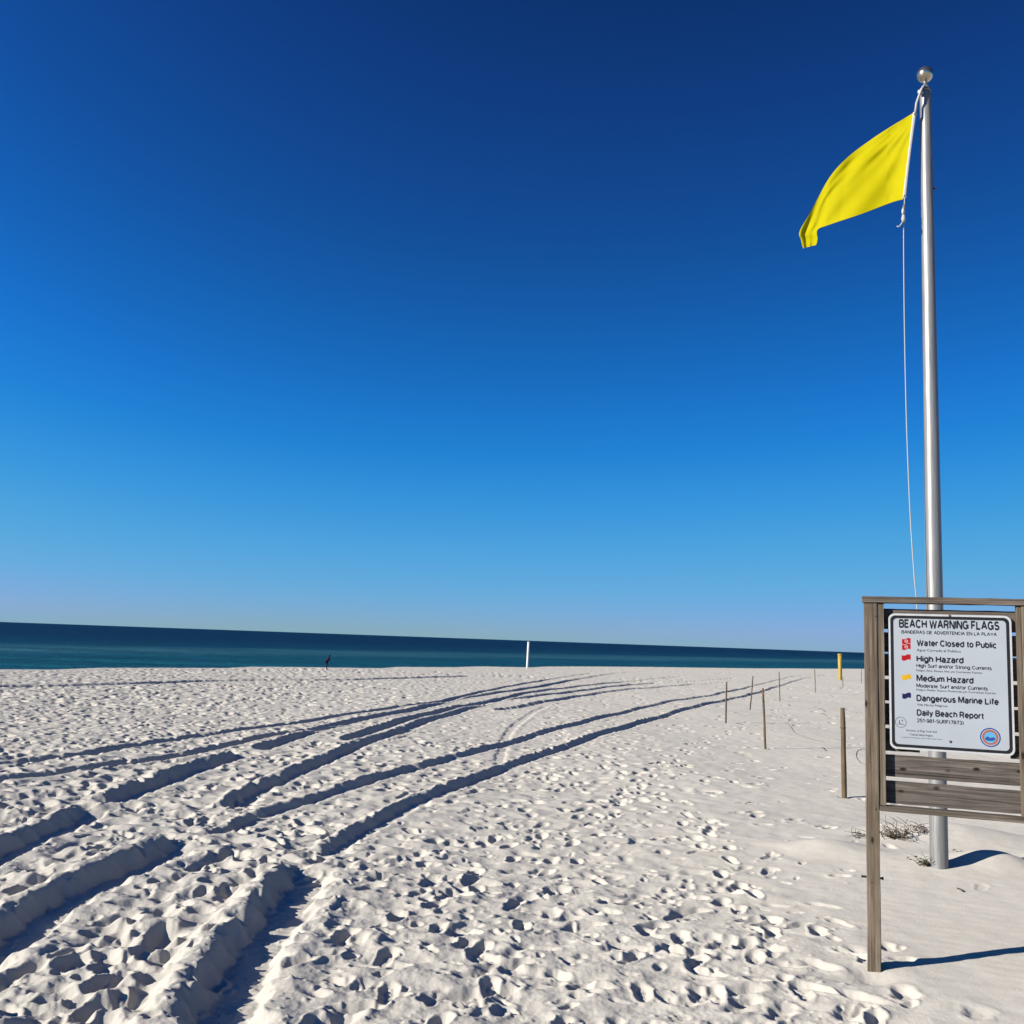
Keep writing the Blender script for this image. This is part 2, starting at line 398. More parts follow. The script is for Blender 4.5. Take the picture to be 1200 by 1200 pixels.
def catmull(pts, n=10):
    P = [pts[0]] + list(pts) + [pts[-1]]; out = []
    for i in range(1, len(P) - 2):
        p0, p1, p2, p3 = [np.array(q, float) for q in P[i - 1:i + 3]]
        for k in range(n):
            t = k / n
            out.append(0.5 * (2 * p1 + (p2 - p0) * t + (2 * p0 - 5 * p1 + 4 * p2 - p3) * t * t + (3 * p1 - p0 - 3 * p2 + p3) * t ** 3))
    out.append(np.array(P[-2], float)); return np.array(out)
def stamp(x, y, ang, la, lb, depth, rim=0.3, heel=0.3, sharp=0.55):
    rad = max(la, lb) * 1.9
    w = window(x, y, rad); xs, ys = X[w], Y[w]
    if xs.size == 0: return
    c, s = math.cos(ang), math.sin(ang)
    a = (xs - x) * c + (ys - y) * s; b = -(xs - x) * s + (ys - y) * c
    waist = 1.0 - 0.22 * np.exp(-((a / la + 0.05) / 0.33) ** 2) + 0.12 * (a / la)
    d = np.sqrt((a / la) ** 2 + (b / (lb * waist)) ** 2)
    pit = 1 - sstep(sharp, 1.08, d)
    hh = H[w]
    base = hh.mean()
    H[w] = hh * (1 - 0.6 * pit) + 0.6 * pit * min(base, 0.01) - depth * pit * (1 + heel * (a / la)) + rim * depth * np.exp(-((d - 1.25) / 0.22) ** 2)

def scatter(rmin, rmax, per_m2, size, depth, small=0.35):
    area = FA * (rmax ** 2 - rmin ** 2); n = int(area * per_m2)
    r = np.sqrt(rng.uniform(rmin ** 2, rmax ** 2, n)); th = rng.uniform(-FA, FA, n)
    x, y = r * np.sin(th), r * np.cos(th)
    keep = rng.uniform(0, 1, n) < density(x, y) ** 1.15
    x, y = x[keep], y[keep]
    lf = np.clip((-x - 0.1 * y + 0.6) / 2.5, 0, 1)
    for k in range(len(x)):
        sc = size * math.exp(rng.normal(0, 0.16)) * (0.5 if rng.random() < small else 1.0); dp = depth * math.exp(rng.normal(0, 0.35)) * (1 + 0.55 * lf[k]) * min(1.0, sc / size + 0.2)
        ang = rng.normal(1.0, 0.8) if rng.random() < 0.7 else rng.uniform(0, 6.28)
        if rng.random() < 0.5: ang += math.pi
        stamp(x[k], y[k], ang, 0.145 * sc, 0.068 * sc * (1 + 0.5 * rng.random()), dp, 0.08 + 0.2 * rng.random(), rng.normal(0, 0.35), 0.15 + 0.5 * rng.random())
scatter(4.2, 13, 26.0, 0.92, 0.027, 0.6)
def churn(n, u0, u1, v0, v1):
    for _ in range(n):
        g = on_level(rng.uniform(u0, u1), rng.uniform(v0, v1)); sc = math.exp(rng.normal(0.12, 0.25))
        stamp(g.x, g.y, rng.normal(0.9, 0.7), 0.15 * sc, 0.08 * sc, 0.036 * sc * math.exp(rng.normal(0, .25)), 0.12, rng.normal(0, .3), 0.3 + 0.3 * rng.random())
churn(75, -60, 420, 930, 1240)
scatter(13, 30, 17.0, 0.95, 0.037, 0.35)
scatter(30, 70, 6.0, 1.3, 0.055, 0.0)
scatter(70, 150, 0.6, 2.4, 0.05, 0.0)
# walking trails: left and right prints in step
def trail(px, depth=0.034, stride=0.66):
    P = catmull([tuple(ground(u, v))[:2] for u, v in px], 20)
    L = np.concatenate([[0], np.cumsum(np.hypot(*np.diff(P, axis=0).T))]); n = int(L[-1] / stride)
    for k in range(n):
        q = (k + 0.5) * stride + rng.normal(0, .03); x, y = np.interp(q, L, P[:, 0]), np.interp(q, L, P[:, 1])
        x2, y2 = np.interp(q + .1, L, P[:, 0]), np.interp(q + .1, L, P[:, 1]); a = math.atan2(y2 - y, x2 - x); sd_ = (-1) ** k * 0.10
        a += -0.12 * (-1) ** k + rng.normal(0, .06); x, y = x - math.sin(a) * sd_, y + math.cos(a) * sd_; dp = depth * math.exp(rng.normal(0, .2))
        stamp(x, y, a, 0.155, 0.062, dp, 0.25, 0.25, 0.66)                              # sole
        stamp(x - math.cos(a) * .095, y - math.sin(a) * .095, a, 0.05, 0.042, dp * .45, 0.1, 0, 0.5)   # heel
        stamp(x + math.cos(a) * .085, y + math.sin(a) * .085, a, 0.07, 0.052, dp * .35, 0.1, 0, 0.5)   # ball of the foot
trail([(520, 1230), (600, 1080), (690, 980), (770, 900), (850, 860), (930, 845)])
trail([(960, 1240), (900, 1120), (860, 1030), (790, 950), (700, 890), (640, 850)], .03)
trail([(700, 1240), (760, 1120), (840, 1050), (930, 990)], .03)
trail([(380, 1240), (470, 1120), (560, 1030), (660, 960), (800, 920)], .036)
trail([(860, 1250), (820, 1170), (850, 1110), (930, 1080), (985, 1070)], .03)
trail([(1060, 1240), (960, 1170), (860, 1140), (700, 1110), (560, 1100), (440, 1060)], .034)

# --- wheel ruts: pixel paths of the photograph laid on the sand
def rut(px, half, depth, berm, wob=0.025, fill=0.85, seed=0, ends=0.4, shift=0.0):
    w = np.array([ground(u, v)[:2] for u, v in px])
    path = catmull(w, 12)
    # even spacing
    seg = np.hypot(*np.diff(path, axis=0).T); L = np.concatenate([[0], np.cumsum(seg)])
    n = int(L[-1] / 0.12) + 2; q = np.linspace(0, L[-1], n)
    P = np.stack([np.interp(q, L, path[:, 0]), np.interp(q, L, path[:, 1])], 1)
    T = np.gradient(P, axis=0); T /= np.linalg.norm(T, axis=1)[:, None]
    P = P + np.stack([T[:, 1], -T[:, 0]], 1) * shift
    D = {}; R = half * 3.2
    dist = np.full(X.shape, 9.0, np.float32); side = np.zeros(X.shape, np.float32); al = np.zeros(X.shape, np.float32)
    for k in range(n):
        win = window(P[k, 0], P[k, 1], R + 0.1)
        dx, dy = X[win] - P[k, 0], Y[win] - P[k, 1]
        d2 = np.hypot(dx, dy); m = d2 < dist[win]
        if not m.any(): continue
        lat = dx * T[k, 1] - dy * T[k, 0]; aa = dx * T[k, 0] + dy * T[k, 1]
        dist[win] = np.where(m, d2, dist[win]); side[win] = np.where(m, lat, side[win]); al[win] = np.where(m, q[k] + aa, al[win])
    idx = np.nonzero(dist < R)
    d = side[idx].astype(float); a = al[idx].astype(float); xs, ys = X[idx], Y[idx]
    d = d + wob * (gnoise(xs * 5, ys * 5, 40 + seed) * 1.3 + 0.6 * gnoise(xs * 13, ys * 13, 41 + seed))
    end = sstep(-0.05, ends, a) * sstep(-0.05, ends, L[-1] - a)
    end = end * (1 - sstep(R * 0.7, R, dist[idx]))
    t = np.abs(d) / half
    amp = 1 + 0.5 * gnoise(a * 0.8, a * 0 + seed, 50 + seed)
    bottom = 1 - sstep(0.62, 1.12, t)
    lug = 0.03 * depth * np.sin(a * 2 * math.pi / 0.085 + 2.2 * np.sign(d) * t) * np.clip((14 - ys) / 5, 0, 1)
    ridge = np.exp(-((t - 1.6) / 0.5) ** 2) * np.where(d > 0, 0.18, 1.15)
    hh = H[idx]
    rough = 1 + 0.7 * gnoise(xs * 4, ys * 4, 60 + seed)
    band = 0.55 * sstep(0.9, 1.2, t) * (1 - sstep(1.9, 2.7, t))           # pushed-up sand beside the wheel is smooth
    for _ in range(int(L[-1] * 16)):
        k = rng.integers(0, n)
        if math.hypot(*P[k]) < 11.5:
            o_ = rng.choice((-1, 1)) * half * abs(rng.normal(1.25, 0.45)); CLODS.append((P[k, 0] + T[k, 1] * o_, P[k, 1] - T[k, 0] * o_))
    H[idx] = hh * (1 - end * np.maximum(fill * bottom, band)) - end * bottom * (depth * amp + lug) + end * berm * ridge * amp * rough
CLODS = []
RUTS = [
    ([(640, 827), (613, 843), (597, 857), (590, 873), (585, 893), (583, 912)], 0.11, 0.022, 0.008, 0.05),
    # near ruts on the left
    ([(-60, 1143), (0, 1107), (67, 1063), (133, 1027), (200, 997), (234, 986)], 0.20, 0.085, 0.095, 0.06),
    ([(248, 980), (300, 960), (333, 947), (367, 938), (400, 926), (433, 915), (480, 902), (533, 888), (583, 875), (633, 860), (700, 842), (750, 830), (800, 820), (850, 811), (911, 797), (942, 791), (995, 788)], 0.115, 0.055, 0.032, 0.045),
    ([(385, 1004), (400, 990), (425, 975), (453, 960), (483, 943), (513, 930), (560, 913), (600, 898), (667, 875), (733, 853), (800, 832), (850, 821), (879, 814), (918, 803), (942, 795), (970, 791)], 0.12, 0.058, 0.036, 0.045),
    ([(235, 1260), (260, 1200), (277, 1153), (290, 1127), (317, 1087), (345, 1050), (369, 1016)], 0.21, 0.085, 0.095, 0.06),
    ([(-50, 1027), (0, 1003), (50, 980), (100, 957), (120, 946)], 0.17, 0.075, 0.06, 0.05),
    ([(130, 941), (167, 925), (200, 913), (233, 901), (293, 883)], 0.18, 0.08, 0.065, 0.045),
    ([(303, 878), (350, 863), (400, 849), (450, 838), (500, 828), (550, 817), (617, 807), (683, 795), (733, 788), (800, 785)], 0.155, 0.075, 0.04, 0.04),
    ([(277, 947), (300, 927), (333, 913), (367, 897), (400, 883), (433, 868), (467, 858), (517, 840), (583, 822), (633, 815), (700, 807), (750, 802), (800, 799), (860, 795)], 0.155, 0.08, 0.04, 0.05),
    ([(-40, 901), (0, 895), (100, 883), (167, 872), (233, 862), (307, 852), (400, 838), (467, 828), (517, 822), (567, 810), (633, 798), (693, 789)], 0.13, 0.08, 0.018, 0.035),
    ([(-40, 920), (0, 913), (67, 905), (150, 893), (200, 887), (267, 873), (310, 863), (360, 855), (420, 848)], 0.125, 0.08, 0.02, 0.04),
    ([(407, 868), (450, 852), (500, 838), (540, 828), (583, 820), (633, 810), (700, 802), (800, 792)], 0.15, 0.075, 0.035, 0.04),
    ([(583, 832), (633, 823), (687, 815), (733, 808), (800, 803), (860, 799)], 0.19, 0.075, 0.02, 0.06),
    ([(-40, 806), (0, 805), (133, 802), (267, 798), (400, 797), (538, 793), (623, 792)], 0.30, 0.15, 0.05, 0.05),
]
for k, (px, hw, dp, bm_, wb) in enumerate(RUTS):
    rut(px, hw, dp, bm_, wb, seed=k)
def bump(x, y, r, h):
    w = window(x, y, r * 1.6); dx, dy = X[w] - x, Y[w] - y
    if dx.size: H[w] += h * np.exp(-(dx * dx + dy * dy) / (0.55 * r * r))
# later footprints over the ruts and the churned strip
def scatter_over(n, u0, u1, v0, v1, depth):
    for _ in range(n):
        g = on_level(rng.uniform(u0, u1), rng.uniform(v0, v1))
        stamp(g.x, g.y, rng.uniform(0, 6.28), 0.14, 0.075, depth * math.exp(rng.normal(0, 0.3)), 0.4, rng.normal(0, 0.3), 0.4)
scatter_over(26, -50, 420, 930, 1200, 0.035)
scatter_over(12, 230, 400, 960, 1020, 0.035)
scatter_over(24, 0, 420, 860, 930, 0.035)
# lone prints on the smooth sand by the sign
for (u, v, a, dp) in [(880, 1078, 0.5, .035), (935, 1085, 0.6, .022), (862, 1040, 0.9, .02), (870, 1018, 0.9, .02), (846, 1045, .3, .022), (965, 1062, 2.6, .016), (985, 1082, 1.9, .018), (816, 998, .8, .02), (1000, 1118, 2.2, .03), (1150, 1040, 1.0, .008)]:
    g = ground(u, v); stamp(g.x, g.y, a, 0.15, 0.062, dp, 0.3, 0.1, 0.6)

# dry sand cannot stand steeper than its angle of repose: let the sharp peaks slump
Hf = H[i0:i1, j0:j1]
pk = 0.07; over = Hf > pk; Hf[over] = pk + (Hf[over] - pk) * 0.4
dR = np.diff(Rr[i0:i1])[:, None].astype(np.float32); dA = (Rr[i0:i1, None] * np.diff(Aa[j0:j1])[None, :]).astype(np.float32)
hs = Hf.astype(np.float32)
for it in range(22):
    for ax, dx in ((0, dR), (1, dA)):
        dz = np.diff(hs, axis=ax); lim = 0.80 * dx
        ex = (dz - np.clip(dz, -lim, lim)) * 0.3
        if ax == 0: hs[:-1] += ex; hs[1:] -= ex
        else: hs[:, :-1] += ex; hs[:, 1:] -= ex
H[i0:i1, j0:j1] = hs
for x, y in CLODS:
    r_ = 0.013 + 0.022 * rng.random() ** 2; bump(x, y, r_, r_ * rng.uniform(0.5, 0.9))
for _ in range(900):                                    # loose crumbs on the trodden sand
    g = on_level(rng.uniform(-40, 1000), rng.uniform(960, 1230)); r_ = 0.011 + 0.016 * rng.random() ** 2; bump(g.x, g.y, r_, r_ * 0.6)
hs = H[i0:i1, j0:j1].astype(np.float32)
near = np.clip((13 - Rr[i0:i1, None]) / 5, 0, 1).astype(np.float32)
hs += near * (0.2 + 0.8 * Df).astype(np.float32) * 0.0042 * (np.abs(gnoise(Xf * 22, Yf * 22, 71)) - 0.2 + 0.6 * gnoise(Xf * 37, Yf * 37, 72)).astype(np.float32)
H[i0:i1, j0:j1] = hs
Z = macro(X, Y) + H * sstep(-1.0, 4.0, inland(X, Y))
STAKES = [  # top px, base px, width in m
    ((987.3, 829.5), (989.5, 934), 0.078), ((894, 806.5), (897, 877.5), 0.050), ((851.5, 799), (850.6, 847), 0.050), ((882.5, 792), (879, 831.5), 0.042),
    ((913, 787), (914, 821.5), 0.040), ((954.7, 784), (955.6, 811.5), 0.040), ((987.6, 793), (987.8, 807), 0.040), ((1009.5, 784), (1009.5, 800.5), 0.040)]
for (t, b, w_) in STAKES[:5]:
    g = ground(*b); scours.append((g.x, g.y, 0.03, 0.12))
for sx, sy, dp, rad in scours:
    Z -= dp * np.exp(-((X - sx) ** 2 + (Y - sy) ** 2) / rad ** 2)
Z[-1, :] = np.where(inland(X[-1], Y[-1]) > 0, Z[-1], -4.0)
def surf(x, y):
    r = math.hypot(x, y); th = math.atan2(x, y)
    i = min(max(np.searchsorted(Rr, r) , 1), NR - 1); j = min(max(np.searchsorted(Aa, th), 1), NA - 1)
    return float(Z[i - 1:i + 1, j - 1:j + 1].mean())

co = np.stack([X, Y, Z], -1).reshape(-1, 3).astype(np.float32)
ii = np.arange(NR - 1)[:, None] * NA + np.arange(NA)[None, :]
jn = (np.arange(NA) + 1) % NA
a_ = ii; b_ = np.arange(NR - 1)[:, None] * NA + jn[None, :]
quads = np.stack([a_, a_ + NA, b_ + NA, b_], -1).reshape(-1, 4)[:, ::-1].astype(np.int32)
me = bpy.data.meshes.new('beach_sand')
me.vertices.add(len(co)); me.vertices.foreach_set('co', co.ravel())
me.loops.add(quads.size); me.loops.foreach_set('vertex_index', np.ascontiguousarray(quads).ravel())
me.polygons.add(len(quads)); me.polygons.foreach_set('loop_start', np.arange(0, quads.size, 4, dtype=np.int32))
me.polygons.foreach_set('use_smooth', np.ones(len(quads), bool))
me.update(calc_edges=True)
beach = tag(link('beach_sand', me, sand_material()), kind='structure')

# ------------------------------------------------------------------ sea
bm = bmesh.new()
ring = [0, 60, 120, 250, 500, 1000, 2500, 6000, 15000, 40000]
vs = []
for r in ring[1:]:
    vs.append([bm.verts.new((r * math.cos(2 * math.pi * k / 96), r * math.sin(2 * math.pi * k / 96), 0)) for k in range(96)])
c0 = bm.verts.new((0, 0, 0))
for k in range(96):
    bm.faces.new((c0, vs[0][k], vs[0][(k + 1) % 96]))
    for i in range(len(vs) - 1):
        bm.faces.new((vs[i][k], vs[i + 1][k], vs[i + 1][(k + 1) % 96], vs[i][(k + 1) % 96]))
sea = tag(link('sea', bm_mesh('sea', bm), sea_material(sn[0], sn[1], S0), loc=(0, 0, SEA_Z)), kind='structure')

# ------------------------------------------------------------------ flagpole
M_ALU, tA, pA = mat('brushed_aluminium')
nA = N(tA, 'ShaderNodeTexNoise', Scale=1.0, Detail=5.0); tA.links.new(coords(tA, (90, 90, 3)), nA.inputs['Vector'])
tA.links.new(ramp(tA, nA.outputs['Fac'], [(0.3, k3((0.20, 0.205, 0.21))), (0.7, k3((0.29, 0.29, 0.29)))]).outputs[0], pA.inputs['Base Color'])
tA.links.new(ramp(tA, nA.outputs['Fac'], [(0.3, (0.34,) * 3), (0.7, (0.5,) * 3)]).outputs[0], pA.inputs['Roughness'])
pA.inputs['Metallic'].default_value = 0.4
M_GOLD = simple('tarnished_gilt_ball', (0.66, 0.58, 0.44), 0.2, 0.95, 0.2, 22)
M_STEEL = simple('galvanised_steel', (0.42, 0.42, 0.43), 0.45, 0.8, 0.2, 60)
M_RUST = simple('rusty_iron', (0.09, 0.06, 0.045), 0.8, 0.3, 0.4, 70)
M_ROPE = simple('white_rope', (0.36, 0.36, 0.355), 0.9, 0.0, 0.2, 120)
def at_depth(u, v, y):
    d = ray(u, v); return CAM + d * (y / d.y)
PB = ground(1104.5, 1018)
px_, py_ = PB.x, PB.y + 0.075
ztop = at_depth(1084, 108, py_).z
zball = at_depth(1083, 87.5, py_).z
zg = surf(px_, py_)
pole = tag(empty('flagpole', (px_, py_, zg)), 'tall tapered silver metal flagpole with a ball on top, behind the warning sign', 'flagpole')
L = ztop - zg
lean_p = (at_depth(1084.3, 108, py_).x - px_) / L
pole.rotation_euler = (0, lean_p, 0)
shaft = link('shaft', sweep_mesh('shaft', [(0, 0, -0.3), (0, 0, 0), (0, 0, L * .3), (0, 0, L * .65), (0, 0, L - 0.02), (0, 0, L)], [0.088, 0.088, 0.085, 0.072, 0.058, 0.054], 40), M_ALU, pole)
link('truck', lathe('truck', [(0.040, L - 0.005), (0.058, L), (0.060, L + 0.02), (0.045, L + 0.05), (0.026, L + 0.075), (0.02, L + 0.09)], 28), M_ALU, pole)
rb = 9.2 / FPX * (py_ / math.cos(math.radians(24)))
zb = zball - zg
link('finial_stem', lathe('finial_stem', [(0.019, L + 0.085), (0.016, zb - rb - 0.01), (0.026, zb - rb + 0.005), (0.026, zb - rb + 0.02)], 16), M_ALU, pole)
prof = [(max(0.001, rb * math.sin(math.pi * k / 20)), zb - rb * math.cos(math.pi * k / 20)) for k in range(21)]
link('finial_ball', lathe('finial_ball', prof, 36), M_GOLD, pole)
# pulley arm on the left of the top, cleat and a small clamp on the shaft
pul = link('pulley_arm', sweep_mesh('pulley_arm', [(-0.015, -0.02, L + 0.06), (-0.05, -0.05, L + 0.035), (-0.075, -0.06, L - 0.02)], [0.012, 0.011, 0.009], 10), M_ALU, pole)
wheel = sweep_mesh('pulley', [(0, -0.012, 0), (0, -0.008, 0), (0, 0, 0), (0, 0.008, 0), (0, 0.012, 0)], [0.034, 0.034, 0.024, 0.034, 0.034], 20)
link('pulley', wheel, M_STEEL, pul, (-0.075, -0.06, L - 0.035))
zc = at_depth(1088, 222, py_).z - zg
link('clamp_bolt', sweep_mesh('clamp_bolt', [(0.05, -0.02, zc), (0.085, -0.03, zc), (0.092, -0.03, zc)], [0.010, 0.010, 0.006], 10), M_RUST, pole)
cl = link('cleat', sweep_mesh('cleat', [(-0.11, -0.03, 1.32), (-0.118, -0.03, 1.40), (-0.10, -0.03, 1.45), (-0.118, -0.03, 1.50), (-0.11, -0.03, 1.58)], [0.006, 0.011, 0.014, 0.011, 0.006], 10), M_STEEL, pole)
link('cleat_foot', box_mesh('cleat_foot', 0.05, 0.03, 0.06, 0.004), M_STEEL, cl, (-0.088, -0.03, 1.45))

# ------------------------------------------------------------------ yellow flag
M_FLAG = bpy.data.materials.new('yellow_nylon'); M_FLAG.use_nodes = True
t = M_FLAG.node_tree; t.nodes.clear()
out = t.nodes.new('ShaderNodeOutputMaterial'); p = t.nodes.new('ShaderNodeBsdfPrincipled'); tr = t.nodes.new('ShaderNodeBsdfTranslucent'); mx = t.nodes.new('ShaderNodeMixShader')
nz = N(t, 'ShaderNodeTexNoise', Scale=6.0, Detail=3.0); t.links.new(coords(t), nz.inputs['Vector'])
fc = ramp(t, nz.outputs['Fac'], [(0.3, k3((0.42, 0.372, 0.0006))), (0.7, k3((0.455, 0.405, 0.0008)))]).outputs[0]
t.links.new(fc, p.inputs['Base Color']); t.links.new(fc, tr.inputs['Color'])
p.inputs['Roughness'].default_value = 0.7; p.inputs['Specular IOR Level'].default_value = 0.06
mx.inputs[0].default_value = 0.25; t.links.new(p.outputs[0], mx.inputs[1]); t.links.new(tr.outputs[0], mx.inputs[2]); t.links.new(mx.outputs[0], out.inputs[0])
wv = N(t, 'ShaderNodeTexNoise', Scale=900.0, Detail=1.0); t.links.new(coords(t), wv.inputs['Vector'])
bb = N(t, 'ShaderNodeBump', Strength=0.04, Distance=0.001); t.links.new(wv.outputs['Fac'], bb.inputs['Height']); t.links.new(bb.outputs[0], p.inputs['Normal'])
M_HEAD = simple('white_canvas', (0.52, 0.52, 0.51), 0.9, 0, 0.08, 60)
sv = [0, .17, .34, .5, .62, .80, .91, .955, 1]
top_px = [(1072.5, 131), (1046, 147), (1020, 164), (993, 184.5), (972, 208), (951, 246), (937, 271), (938.5, 281), (941, 291)]
bot_px = [(1060, 233), (1045, 237), (1009.5, 250.5), (984, 259), (968, 264.5), (960, 267.5), (957, 272), (958, 280), (956.5, 287)]
tp, bp_ = catmull(top_px, 14), catmull(bot_px, 14)
ss = np.interp(np.linspace(0, len(sv) - 1, len(tp)), np.arange(len(sv)), sv)
NS, NT = 90, 44
fl_y = py_ - 0.06
def flag_point(s, tt):
    a = np.array([np.interp(s, ss, tp[:, 0]), np.interp(s, ss, tp[:, 1])]); b = np.array([np.interp(s, ss, bp_[:, 0]), np.interp(s, ss, bp_[:, 1])])
    q = a * (1 - tt) + b * tt
    y = fl_y + 0.95 * s * (1 - 0.25 * s)
    y += 0.025 * s * math.sin(2 * math.pi * (1.25 * s + 0.35 * tt) + 0.6)                       # long roll of the cloth
    y += 0.007 * min(1, s * 5) * math.sin(2 * math.pi * (3.2 * s - 1.6 * tt))
    y += 0.05 * max(0, s - 0.45) ** 1.3 * math.sin(math.pi * tt)                                # belly of the furled fly end
    fold = math.exp(-((tt - 0.16 - 0.2 * s) / 0.07) ** 2); y -= 0.014 * fold * math.sin(math.pi * min(1, s * 1.4))
    y += 0.022 * math.exp(-((s - 0.47) / 0.06) ** 2 - ((tt - 0.2) / 0.12) ** 2)                 # dent near the top edge
    y += 0.016 * max(0, s - 0.8) * 5 * math.sin(2 * math.pi * 2.2 * tt + 4 * s)
    y += 0.42 * max(0, s - 0.72) * (0.5 - tt)                                                   # the fly end twists away from the sun side
    if s < 0.2: y += 0.005 * math.sin(2 * math.pi * 3.5 * tt) * (s / 0.2)
    # creases fanning out from the upper hoist corner
    y += 0.006 * math.sin(26 * math.atan2(tt + 0.02, s + 0.05)) * math.exp(-s * 3.0) * min(1, s * 12)
    return at_depth(q[0], q[1], y)
flag = tag(empty('warning_flag', at_depth(1066, 182, fl_y)), 'bright yellow cloth flag streaming to the left near the pole top', 'flag')
fo = Vector(flag.location)
def grid_mesh(name, fn, ns, nt_, thick):
    bm = bmesh.new(); g = [[bm.verts.new(fn(i / (ns - 1), j / (nt_ - 1)) - fo) for j in range(nt_)] for i in range(ns)]
    for i in range(ns - 1):
        for j in range(nt_ - 1): bm.faces.new((g[i][j], g[i + 1][j], g[i + 1][j + 1], g[i][j + 1]))
    return bm_mesh(name, bm, True)
cloth = link('cloth', grid_mesh('cloth', flag_point, NS, NT, 0), M_FLAG, flag)
def head_point(s, tt):
    q0 = np.array([1070.2, 131.5]) * (1 - tt) + np.array([1057.8, 233.2]) * tt; q1 = np.array([1074.4, 130.5]) * (1 - tt) + np.array([1061.8, 232.6]) * tt
    q1[0] -= 0.8 * math.sin(math.pi * tt)
    q = q0 * (1 - s) + q1 * s
    return at_depth(q[0], q[1], fl_y - 0.004 + 0.0 * s)
hd = link('heading', grid_mesh('heading', head_point, 4, 20, 0), M_HEAD, flag)
sol = hd.modifiers.new('thickness', 'SOLIDIFY'); sol.thickness = 0.006; sol.offset = 1
hem = [flag_point(1 - k / 40 * 0.97, 1.0) - fo for k in range(41)]
link('bottom_hem', sweep_mesh('bottom_hem', hem, 0.004, 6), M_FLAG, flag)
for (u, v) in ((1072.4, 133.5), (1060.2, 230.5)):
    bm = bmesh.new(); bmesh.ops.create_circle(bm, segments=14, radius=0.014, cap_ends=False)
    bm.free()
    pts = [at_depth(u, v, fl_y - 0.012) - fo + Vector((0.014 * math.cos(a), 0, 0.014 * math.sin(a))) for a in np.linspace(0, 2 * math.pi, 13)]
    link('grommet', sweep_mesh('grommet', pts, 0.004, 6, False), M_STEEL, flag)

# ------------------------------------------------------------------ halyard
hal = tag(empty('halyard', (px_ - 0.12, py_ - 0.1, zg + 1.45)), 'thin white rope hanging slack beside the flagpole below the yellow flag', 'rope')
ho = Vector(hal.location)
pt = lambda u, v, y: at_depth(u, v, y) - ho
up_pts = [Vector((px_ + lean_p * L - 0.03, py_ - 0.06, zg + L + 0.05)) - ho, Vector((px_ + lean_p * L - 0.075, py_ - 0.085, zg + L - 0.01)) - ho, pt(1076, 115, py_ - .09), pt(1074, 121, fl_y - .01), pt(1072.4, 133, fl_y - .012)]
link('upper_rope', sweep_mesh('upper_rope', up_pts, 0.013, 8), M_ROPE, hal)
low = [(1060.2, 231), (1059.6, 245), (1059.0, 266), (1059.2, 320), (1060.2, 400), (1062.5, 500), (1066.5, 600), (1071, 670), (1074, 705), (1079, 770), (1087, 815)]
lowc = catmull(low, 6)
yy = np.linspace(fl_y - .012, py_ - 0.09, len(lowc))
link('lower_rope', sweep_mesh('lower_rope', [pt(q[0], q[1], y) for q, y in zip(lowc, yy)], 0.0055, 8), M_ROPE, hal)
sn_pts = [pt(1059.8, 240, fl_y - .016), pt(1058.5, 247, fl_y - .02), pt(1058.0, 254, fl_y - .016)]
snap = link('snap_hook', sweep_mesh('snap_hook', sn_pts, [0.012, 0.02, 0.012], 10), M_STEEL, hal)
link('knot', sweep_mesh('knot', [pt(1058.6, 252, fl_y - .02), pt(1058.8, 257, fl_y - .028), pt(1059.4, 261, fl_y - .02)], [0.014, 0.024, 0.012], 10), M_ROPE, hal)
link('rope_tail', sweep_mesh('rope_tail', [pt(1058.8, 258, fl_y - .02), pt(1056, 263, fl_y - .03), pt(1053, 266, fl_y - .03), pt(1051, 265, fl_y - .03)], [0.008, 0.008, 0.008, 0.006], 8), M_ROPE, hal)

# ------------------------------------------------------------------ beach warning sign
SA = math.radians(20.0)
su = Vector((math.cos(SA), -math.sin(SA), 0)); sno = Vector((-math.sin(SA), -math.cos(SA), 0))   # along the board, towards the viewer
SG = ground(1024, 1137.5)
SO = Vector((SG.x, SG.y, surf(SG.x, SG.y)))
sign = tag(empty('beach_warning_sign', SO, -SA), 'weathered wooden stand of posts and slats holding a white beach warning flags notice', 'sign')
def sl(u, v, depth=0.0):
    """photograph pixel -> (along, height) on the sign plane pushed `depth` behind the post faces"""
    d = ray(u, v); o = SO - sno * depth
    t = (o - CAM).dot(sno) / d.dot(sno); q = CAM + d * t - SO
    return q.dot(su), q.z
W_POST = wood_material('weathered_post_wood', [(0.042, 0.032, 0.023), (0.132, 0.104, 0.076), (0.22, 0.182, 0.142)], 'Z')
W_SLAT = wood_material('weathered_slat_wood', [(0.022, 0.018, 0.016), (0.090, 0.077, 0.068), (0.17, 0.15, 0.136)], 'X')
W_RAIL = wood_material('weathered_rail_wood', [(0.030, 0.024, 0.019), (0.105, 0.087, 0.070), (0.19, 0.163, 0.138)], 'X')
pu0, _ = sl(1016.2, 1080); pu1, _ = sl(1032.2, 1080)
PW = pu1 - pu0
_, ztp = sl(1020, 706.5)
print('post width', PW, 'height', ztp, 'at', SO)
_, rz0 = sl(1020, 706.0); _, rz1 = sl(1020, 698.8)
pd = 0.092
def lbox(name, u0, u1, z0, z1, d0, d1, m, parent=sign, bevel=0.004, jitter=0.0006, cuts=3):
    """box on the sign: along u, height z, from depth d0 to d1 behind the post faces"""
    me = box_mesh(name, u1 - u0, d1 - d0, z1 - z0, bevel, jitter, cuts)
    return link(name, me, m, parent, ((u0 + u1) / 2, (d0 + d1) / 2, (z0 + z1) / 2))
ru0, _ = sl(1199.5, 800)
post_l = lbox('post', pu0, pu1, -0.35, rz0 - 0.001, 0, pd, W_POST, cuts=9, bevel=0.006, jitter=0.001)
post_r = lbox('post', ru0, ru0 + PW, -0.35, rz0 - 0.001, 0, pd, W_POST, cuts=9, bevel=0.006, jitter=0.001)
